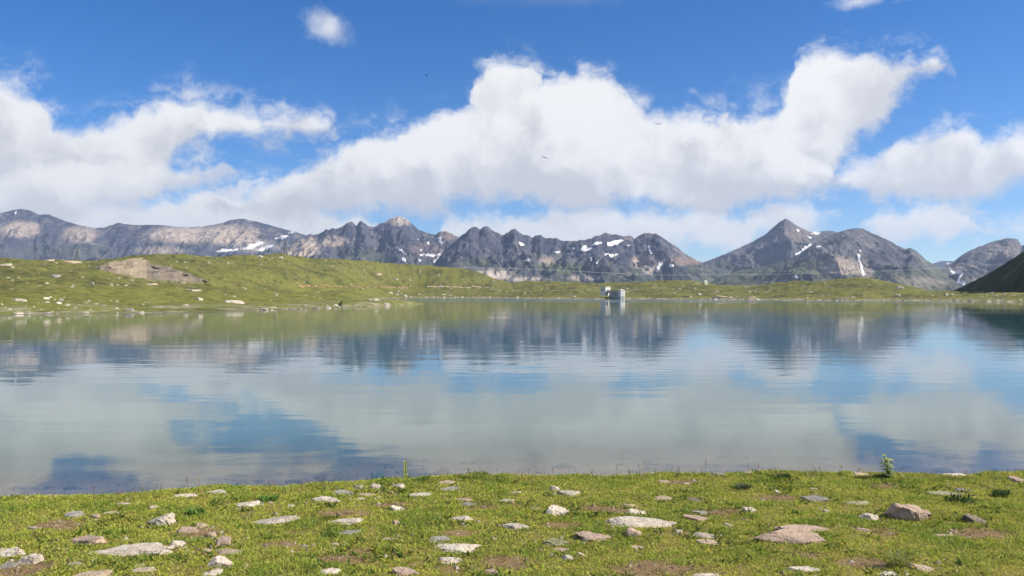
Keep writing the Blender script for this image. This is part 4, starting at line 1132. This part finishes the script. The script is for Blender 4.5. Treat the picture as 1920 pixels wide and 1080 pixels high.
# broad leaved herbs: dark rosettes beside stones and in hollows
x, y = scatter(95000)
hm = fbm(x * 1.1, y * 1.5, 3, 93) + 0.3 * fbm(x * 5, y * 5, 2, 95)
near = np.zeros(len(x))
for (cx, cy, rx, ry) in ROCK_FOOT:
    if rx > 0.08:
        r = np.sqrt(((x - cx + 0.4 * rx) / (rx * 1.2)) ** 2 + ((y - cy + ry * 0.3) / (ry * 1.6)) ** 2); near = np.maximum(near, np.exp(-(r - 1.05) ** 2 / 0.05))
    inside_ = ((x - cx) / (rx * 0.95)) ** 2 + ((y - cy) / (ry * 0.95)) ** 2 < 1; hm = np.where(inside_, -9, hm); near = np.where(inside_, 0, near)
keep = (rng.random(len(x)) < np.clip(sstep(hm, 0.18, 0.42) * 0.9 + 0.35 * near, 0, 1)) & (bare_mask(x, y) < 0.5)
x, y = x[keep], y[keep]; n = len(x)
tn = (np.array([0.055, 0.105, 0.020])[None] * rng.uniform(0.6, 1.5, n)[:, None]) + np.array([0.02, 0.01, 0.0]) * rng.random(n)[:, None]
blades('ground_cover', x, y, bank_z(x, y) - 0.003, rng.uniform(0.03, 0.075, n), rng.uniform(0.012, 0.026, n), rng.uniform(0.6, 1.6, n), tn, 'dark green broad leaved herbs between grass and stones', 'herbs')

# taller seeding grass that frays the edge of the bank
n = 5200
x = rng.uniform(-8.5, 8.5, n); y = edge(x) + rng.normal(-0.12, 0.16, n)
keep = rng.random(n) < np.clip(0.25 + 0.9 * fbm(x * 1.7, y * 0.5, 3, 99), 0.04, 1); x, y = x[keep], y[keep]; n = len(x)
tn = np.where(rng.random(n)[:, None] < 0.35, np.array([0.30, 0.15, 0.10]), np.where(rng.random(n)[:, None] < 0.5, np.array([0.33, 0.30, 0.13]), np.array([0.17, 0.22, 0.045]))) * rng.uniform(0.7, 1.2, n)[:, None]
blades('tall_grass', x, y, bank_z(x, y) - 0.004, rng.uniform(0.05, 0.13, n), rng.uniform(0.003, 0.006, n), rng.uniform(0.1, 0.6, n), tn, 'taller reddish and straw coloured grass fraying the bank edge', 'grass')

# stones lying under water in the shallows
n = 420
x = rng.uniform(-11, 9, n); y = edge(x) + rng.uniform(0.8, 5.5, n) ; keep = rng.random(n) < np.where(x < -1.0, 0.9, 0.35); x, y = x[keep], y[keep]; n = len(x)
sz = np.exp(rng.normal(-2.2, 0.45, n)); rot = rng.uniform(0, 6.28, n); jit = rng.uniform(0.7, 1.3, (n, 8, 3))
base = np.array([[1, 0, 0], [.3, .9, 0], [-.8, .6, 0], [-.8, -.6, 0], [.3, -.9, 0], [.25, .35, .75], [-.35, .1, .8], [.1, -.4, .7]])
v = base[None] * jit * np.stack([sz, sz * 0.8, sz * 0.45], -1)[:, None, :]; c, s = np.cos(rot)[:, None], np.sin(rot)[:, None]
v = np.stack([v[..., 0] * c - v[..., 1] * s + x[:, None], v[..., 0] * s + v[..., 1] * c + y[:, None], v[..., 2] + bank_z(x, y)[:, None] - 0.01], -1)
uw = mesh_from('lake_bed_stones', v.reshape(-1, 3), (fac[None] + np.arange(n)[:, None, None] * 8).reshape(-1, 3), M_BANK)
color_attr(uw, np.repeat(np.array([0.10, 0.085, 0.075])[None] * rng.uniform(0.6, 1.6, n)[:, None], 8, 0)); tag(uw, 'dark stones under water in the shallows along the bank', 'stones', kind='stuff')

# gravel in the bare patches and along the margin
x, y = scatter(42000)
keep = ((bare_mask(x, y) > 0.45) & (rng.random(len(x)) < 0.5)) | ((y > edge(x) + 0.05) & (rng.random(len(x)) < 0.6)) | (rng.random(len(x)) < 0.022 + 0.05 * (fbm(x * 0.9, y * 1.2, 3, 97) > 0.1))
x, y = x[keep], y[keep]
fx, fy = [], []
for (cx, cy, rx, ry) in ROCK_FOOT:                                   # chips broken off the larger stones
    k = int(rng.integers(2, 8)); an = rng.uniform(0, 6.28, k); rr = rng.uniform(0.95, 1.5, k); fx += list(cx + np.cos(an) * rr * (rx + 0.03)); fy += list(cy + np.sin(an) * rr * (ry + 0.05))
x = np.concatenate([x, fx]); y = np.concatenate([y, fy]); n = len(x); sz = np.exp(rng.normal(-4.5, 0.6, n)); sz[-len(fx):] = rng.uniform(0.012, 0.034, len(fx)); sz = np.clip(np.where(rng.random(n) < 0.12, sz * 2.0, sz), 0.004, 0.034); rot = rng.uniform(0, 6.28, n); jit = rng.uniform(0.7, 1.3, (n, 8, 3))
v = base[None] * jit * np.stack([sz, sz * 0.8, sz * 0.7], -1)[:, None, :]; c, s = np.cos(rot)[:, None], np.sin(rot)[:, None]
v = np.stack([v[..., 0] * c - v[..., 1] * s + x[:, None], v[..., 0] * s + v[..., 1] * c + y[:, None], v[..., 2] + bank_z(x, y)[:, None] - 0.002], -1)
gv = mesh_from('gravel', v.reshape(-1, 3), (fac[None] + np.arange(n)[:, None, None] * 8).reshape(-1, 3), M_BANK)
color_attr(gv, np.repeat(np.where(rng.random(n)[:, None] < 0.5, np.array([0.36, 0.31, 0.25]), np.array([0.22, 0.16, 0.11])) * rng.uniform(0.7, 1.2, n)[:, None], 8, 0))
tag(gv, 'fine gravel in the bare patches of the near bank', 'gravel', kind='stuff')


# ---------------------------------------------------------------- single plants
def leaf_part(name, parent, leaves, tone):
    """leaves: list of (base, tip, width) -> one folded blade each"""
    V = []; Fc = []; C = []
    for (b, t, w) in leaves:
        b = Vector(b); t = Vector(t); ax = (t - b); sd_v = ax.cross(Vector((0, 0, 1)))
        if sd_v.length < 1e-4: sd_v = Vector((1, 0, 0))
        sd_v.normalize(); L = ax.length; i = len(V)
        for f_, wf, sag in ((0.0, 0.25, 0), (0.35, 1.0, 0.10), (0.7, 0.75, 0.06), (1.0, 0.04, -0.10)):
            p = b + ax * f_ + Vector((0, 0, sag * L))
            V += [p - sd_v * w * wf / 2, p + Vector((0, 0, -w * 0.12)), p + sd_v * w * wf / 2]
            C += [np.array(tone) * random.uniform(0.8, 1.2)] * 3
        for r in range(3):
            for k in range(2): Fc.append((i + r * 3 + k, i + r * 3 + k + 1, i + r * 3 + k + 4, i + r * 3 + k + 3))
    o = mesh_from(name, np.array([tuple(p) for p in V]), np.array(Fc), M_LEAF, True, parent); color_attr(o, np.array(C)); return o


def stem_part(name, parent, pts, r0, r1, tone, n=6):
    mb = MB(); m = len(pts) - 1
    for i in range(m): mb.bar(pts[i], pts[i + 1], r0 + (r1 - r0) * i / m, n, r0 + (r1 - r0) * (i + 1) / m)
    o = mb.build(name, M_LEAF, parent, True); color_attr(o, np.tile(tone, (len(mb.v), 1))); return o


gx, gy = ground_hit(760, 899)
p = empty('spiky_plant', (gx, gy, float(bank_z(gx, gy)))); tag(p, 'tall narrow yellow green flower spike on the bank edge left of centre', 'plant')
hh = 42 / F * gy
stem_part('stem', p, [(0, 0, -0.02), (0.004, 0, hh * 0.5), (0.0, 0, hh * 0.97)], 0.009, 0.005, (0.16, 0.19, 0.05))
for lv in range(7):
    z0 = hh * (0.28 + 0.11 * lv); ls = []
    for k in range(6):
        a = k * 1.047 + lv * 0.5; r = 0.054 - 0.004 * lv
        ls.append(((0, 0, z0), (math.cos(a) * r, math.sin(a) * r, z0 + 0.030), 0.030))
    leaf_part('bract_whorl', p, ls, (0.55, 0.55, 0.16) if lv % 2 else (0.38, 0.44, 0.11))
ls = []
for k in range(26):
    a = random.uniform(0, 6.28); r = random.uniform(0.08, 0.22); ls.append(((0, 0, 0.01), (math.cos(a) * r, math.sin(a) * r * 0.7, random.uniform(0.04, 0.13)), random.uniform(0.03, 0.05)))
leaf_part('leaf_rosette', p, ls, (0.13, 0.20, 0.055))

gx, gy = ground_hit(1663, 897)
p = empty('thistle', (gx, gy, float(bank_z(gx, gy)))); tag(p, 'bushy pale green thistle with yellow head on the bank edge at right', 'plant')
hh = 43 / F * gy
stem_part('stem', p, [(0.02, 0, -0.02), (0.01, 0, hh * 0.5), (-0.03, 0, hh * 0.93)], 0.011, 0.007, (0.15, 0.18, 0.06))
stem_part('stem', p, [(0.02, 0, 0.02), (0.05, 0.01, hh * 0.45), (0.055, 0, hh * 0.75)], 0.009, 0.006, (0.15, 0.18, 0.06))
for lv in range(9):
    z0 = hh * (0.08 + 0.09 * lv); ls = []
    for k in range(7):
        a = k * 0.9 + lv * 0.7; r = random.uniform(0.06, 0.10); cx = 0.02 - 0.004 * lv
        ls.append(((cx, 0, z0), (cx + math.cos(a) * r, math.sin(a) * r, z0 + random.uniform(-0.005, 0.04)), 0.034))
    leaf_part('leaf_whorl', p, ls, (0.46, 0.52, 0.22) if lv > 3 else (0.28, 0.36, 0.14))
for (cx, z0) in ((-0.03, hh * 0.96), (0.055, hh * 0.78)):
    ls = [((cx, 0, z0), (cx + math.cos(k * 0.57) * 0.03, math.sin(k * 0.57) * 0.03, z0 + 0.022), 0.012) for k in range(11)]
    leaf_part('flower_head', p, ls, (0.62, 0.60, 0.12))
ls = []
for k in range(22):
    a = random.uniform(0, 6.28); r = random.uniform(0.08, 0.2); ls.append(((0.0, 0, 0.01), (-0.06 + math.cos(a) * r, math.sin(a) * r * 0.6, random.uniform(0.01, 0.06)), 0.03))
leaf_part('leaf_rosette', p, ls, (0.05, 0.085, 0.03))

HERBS = [(706, 896, 32, 20, 'leafy green clump just left of the tall spiky plant'), (795, 898, 26, 12, 'low leafy clump just right of the tall spiky plant'),
         (505, 936, 44, 16, 'feathery green clump between the white peaked stone and a tan one'), (1392, 913, 34, 12, 'grey leaved clump near the bank edge left of the bare twig'),
         (1800, 938, 66, 18, 'dark leafy mat under the mossy flat slab at right'), (1878, 928, 44, 16, 'dark leafy clump near the right edge by the shore'),
         (366, 962, 40, 18, 'bright leafy clump right of the pointed whitish slab'), (1470, 893, 30, 10, 'low dark clump around the bare twig')]
for (px, by, w, h, lab) in HERBS:
    gx, gy = ground_hit(px, by + 3); p = empty('herb_clump', (gx, gy, float(bank_z(gx, gy)))); tag(p, lab, 'plant', 'leafy clumps on the near bank')
    R = w / 2 / F * gy; H = h * 0.85 / F * gy; ton = (0.06, 0.10, 0.03) if 'dark' in lab else ((0.13, 0.15, 0.09) if 'grey' in lab else (0.15, 0.26, 0.055))
    for grp in range(3):
        ls = []
        for k in range(26):
            a = random.uniform(0, 6.28); r = R * math.sqrt(random.random()) * 0.8; b = (math.cos(a) * r, math.sin(a) * r * 0.8, 0); a2 = random.uniform(0, 6.28); l = random.uniform(0.03, 0.06)
            ls.append((b, (b[0] + math.cos(a2) * l, b[1] + math.sin(a2) * l, H * random.uniform(0.4, 1.1)), random.uniform(0.012, 0.022)))
        leaf_part('leaves', p, ls, ton)

gx, gy = ground_hit(1686, 1062)
p = empty('dry_tuft', (gx, gy, float(bank_z(gx, gy)))); tag(p, 'pale straw coloured grass tuft with arching blades at lower right', 'grass tuft')
for grp in range(3):
    ls = []
    for k in range(30):
        a = random.uniform(0, 6.28); r = random.uniform(0.05, 0.16); b = (random.uniform(-.06, .06), random.uniform(-.04, .04), 0)
        ls.append((b, (b[0] + math.cos(a) * r, b[1] + math.sin(a) * r * 0.7, random.uniform(0.07, 0.16)), 0.006))
    leaf_part('blades', p, ls, ((0.38, 0.36, 0.17), (0.30, 0.31, 0.10), (0.20, 0.24, 0.05))[grp])

gx, gy = ground_hit(1452, 900)
p = empty('twig', (gx, gy, float(bank_z(gx, gy)))); tag(p, 'bare dark forked twig leaning right on the bank edge', 'twig')
stem_part('branch', p, [(-0.02, 0, 0), (0.04, 0, 0.045), (0.11, 0.01, 0.13)], 0.006, 0.002, (0.05, 0.04, 0.03), 5)
stem_part('branch', p, [(0.04, 0, 0.045), (0.03, 0, 0.10)], 0.004, 0.0015, (0.05, 0.04, 0.03), 5)

SEEDS = [(176, 932, 22, 'r'), (290, 922, 14, 'g'), (352, 918, 22, 'r'), (374, 916, 22, 'y'), (459, 906, 20, 'r'), (535, 903, 16, 'r'), (548, 902, 14, 'r'), (600, 900, 14, 'g'), (671, 898, 18, 'g'), (1040, 892, 14, 'r'), (990, 893, 14, 'g'), (1075, 893, 12, 'g'), (1155, 890, 18, 'g'), (1200, 887, 16, 'g'), (1275, 886, 14, 'g'), (1322, 886, 22, 'r'), (1405, 886, 14, 'g'), (1422, 887, 18, 'r'), (1540, 885, 12, 'g'), (1580, 885, 12, 'r'), (1890, 890, 12, 'g'), (90, 935, 14, 'g'), (825, 892, 16, 'g'), (880, 892, 14, 'r'), (930, 892, 12, 'g')]
ORD = ['first', 'second', 'third', 'fourth', 'fifth', 'sixth', 'seventh', 'eighth', 'ninth', 'tenth', 'eleventh', 'twelfth', 'thirteenth', 'fourteenth', 'fifteenth']
SEEDS.sort(); seen_k = {'r': 0, 'g': 0, 'y': 0}
for (px, by, h, kd) in SEEDS:
    seen_k[kd] += 1; od = ORD[seen_k[kd] - 1]
    gx, gy = ground_hit(px, by + 6); h += 6; p = empty('seed_stalk', (gx, gy, float(bank_z(gx, gy))))
    tag(p, {'r': f'thin stalk with reddish seed head against the lake, {od} reddish one from the left', 'g': f'thin grey brown grass stalk against the lake, {od} grey one from the left', 'y': 'stalk with small yellow flowers standing against the lake at left'}[kd], 'grass stalk', 'seed stalks on the bank edge')
    H = h / F * gy; lx = random.uniform(-0.03, 0.03)
    stem_part('stem', p, [(0, 0, -0.01), (lx * 0.4, 0, H * 0.6), (lx, 0, H * 0.95)], 0.0022, 0.0016, (0.17, 0.12, 0.07), 4)
    tone = {'r': (0.30, 0.12, 0.09), 'g': (0.20, 0.16, 0.11), 'y': (0.55, 0.42, 0.05)}[kd]; ls = []
    for k in range(12 if kd != 'g' else 6):
        a = random.uniform(0, 6.28); z0 = H * random.uniform(0.68, 1.0); r = random.uniform(0.008, 0.028 if kd == 'r' else 0.014); ls.append(((lx * z0 / H, 0, z0), (lx * z0 / H + math.cos(a) * r, math.sin(a) * r, z0 + 0.016), 0.007))
    leaf_part('seed_head', p, ls, tone)

FLOWERS = [(895, 1028, 'at the right tip of the large white slab at centre'), (1662, 1040, 'above the dry tuft'), (1712, 1076, 'below the dry tuft at the bottom edge'), (832, 1064, 'below the blunt white stone at centre'), (1008, 1074, 'at the bottom edge right of the rusty brown block'),
           (560, 1035, 'below the tiny pale grey stone at lower left'), (230, 938, 'near the left shore'), (1140, 1040, 'right of the rounded tan stone at lower right of centre'), (1330, 1044, 'below the two block pile'), (470, 990, 'below left of the long narrow white slab'), (1580, 1030, 'right of the great pinkish slab'), (700, 1040, 'above the pinkish boulder at the bottom edge')]
for (px, by, where) in FLOWERS:
    gx, gy = ground_hit(px, by); p = empty('yellow_flower', (gx, gy, float(bank_z(gx, gy)))); tag(p, 'tiny yellow flower ' + where, 'flower', 'yellow flowers in the turf')
    stem_part('stem', p, [(0, 0, 0), (0, 0, 0.05)], 0.002, 0.0015, (0.1, 0.15, 0.03), 4)
    leaf_part('petals', p, [((0, 0, 0.05), (math.cos(k * 1.05) * 0.013, math.sin(k * 1.05) * 0.013, 0.056), 0.010) for k in range(6)], (0.75, 0.45, 0.02))


# ---------------------------------------------------------------- birds over the lake
def bird(px, py, d, span, roll, lab, yaw=0.0):
    p = empty('bird', ((px - 960) / F * d, d, ZC + (Y0 - py) / F * d), yaw); p.rotation_euler = (0, roll, yaw); tag(p, lab, 'bird', 'birds in flight over the lake')
    mb = MB(); L = span * 0.42
    prof = [(0.012, -0.5), (0.05, -0.38), (0.085, -0.1), (0.075, 0.15), (0.05, 0.32), (0.035, 0.42), (0.004, 0.5)]
    v = []; f = []; nn = 8
    for r, q_ in prof:
        for k in range(nn):
            t_ = 2 * math.pi * k / nn; v.append((r * L * 1.6 * math.cos(t_), q_ * L, r * L * 1.3 * math.sin(t_)))
    for j in range(len(prof) - 1):
        for k in range(nn): f.append((j * nn + k, j * nn + (k + 1) % nn, (j + 1) * nn + (k + 1) % nn, (j + 1) * nn + k))
    mb.add(v, f); mb.build('body', M_BIRD, p, True)
    for sgn in (-1, 1):
        mb = MB(); pts = [(0.0, 0.10, -0.12, 0.0), (0.20, 0.15, -0.10, 0.09), (0.36, 0.10, -0.10, 0.10), (0.5, -0.05, -0.12, 0.03)]; v = []; f = []
        for (xx, le, te, zz) in pts:
            for dz in (0.006, -0.006): v += [(sgn * xx * span, le * span, (zz + dz) * span), (sgn * xx * span, te * span, (zz + dz * 0.3) * span)]
        for j in range(3):
            a = j * 4; b = a + 4; f += [(a, b, b + 1, a + 1), (a + 2, a + 3, b + 3, b + 2), (a, a + 2, b + 2, b), (a + 1, b + 1, b + 3, a + 3)]
        f += [(12, 14, 15, 13)]
        mb.add(v, f); mb.build('wing', M_BIRD, p)
    mb = MB(); mb.add([(-0.03 * span, -0.4 * L, 0), (0.03 * span, -0.4 * L, 0), (0.06 * span, -0.75 * L, 0), (-0.06 * span, -0.75 * L, 0), (0, -0.4 * L, 0.012 * span), (0, -0.75 * L, 0.008 * span)], [(0, 1, 2, 3), (0, 4, 5, 3), (4, 1, 2, 5), (0, 1, 4), (3, 2, 5)]); mb.build('tail', M_BIRD, p)


bird(799.5, 141, 190, 0.75, 0.9, 'tiny dark bird high in the blue left of the clouds', 1.2)
bird(1021.5, 296, 120, 1.05, 0.25, 'dark bird gliding before the great cloud above the centre', 0.3)
bird(1234, 233, 150, 1.35, 0.05, 'dark bird with flat spread wings below the blue gap in the cloud', -0.2)

# ---------------------------------------------------------------- air between here and the peaks
hz = MB(); hz.box((0, 4300, 395), (17000, 11000, 830))
m, q, out = new_mat('mountain_air')
pv = q.n('ShaderNodeVolumePrincipled'); pv.inputs['Color'].default_value = (0.50, 0.68, 1.0, 1); pv.inputs['Density'].default_value = 5.8e-5; pv.inputs['Anisotropy'].default_value = 0.2
q.put(out.inputs['Volume'], pv.outputs[0])
haze = hz.build('haze', m); tag(haze, 'thin blue mountain air between the lake and the peaks', 'haze', kind='stuff')
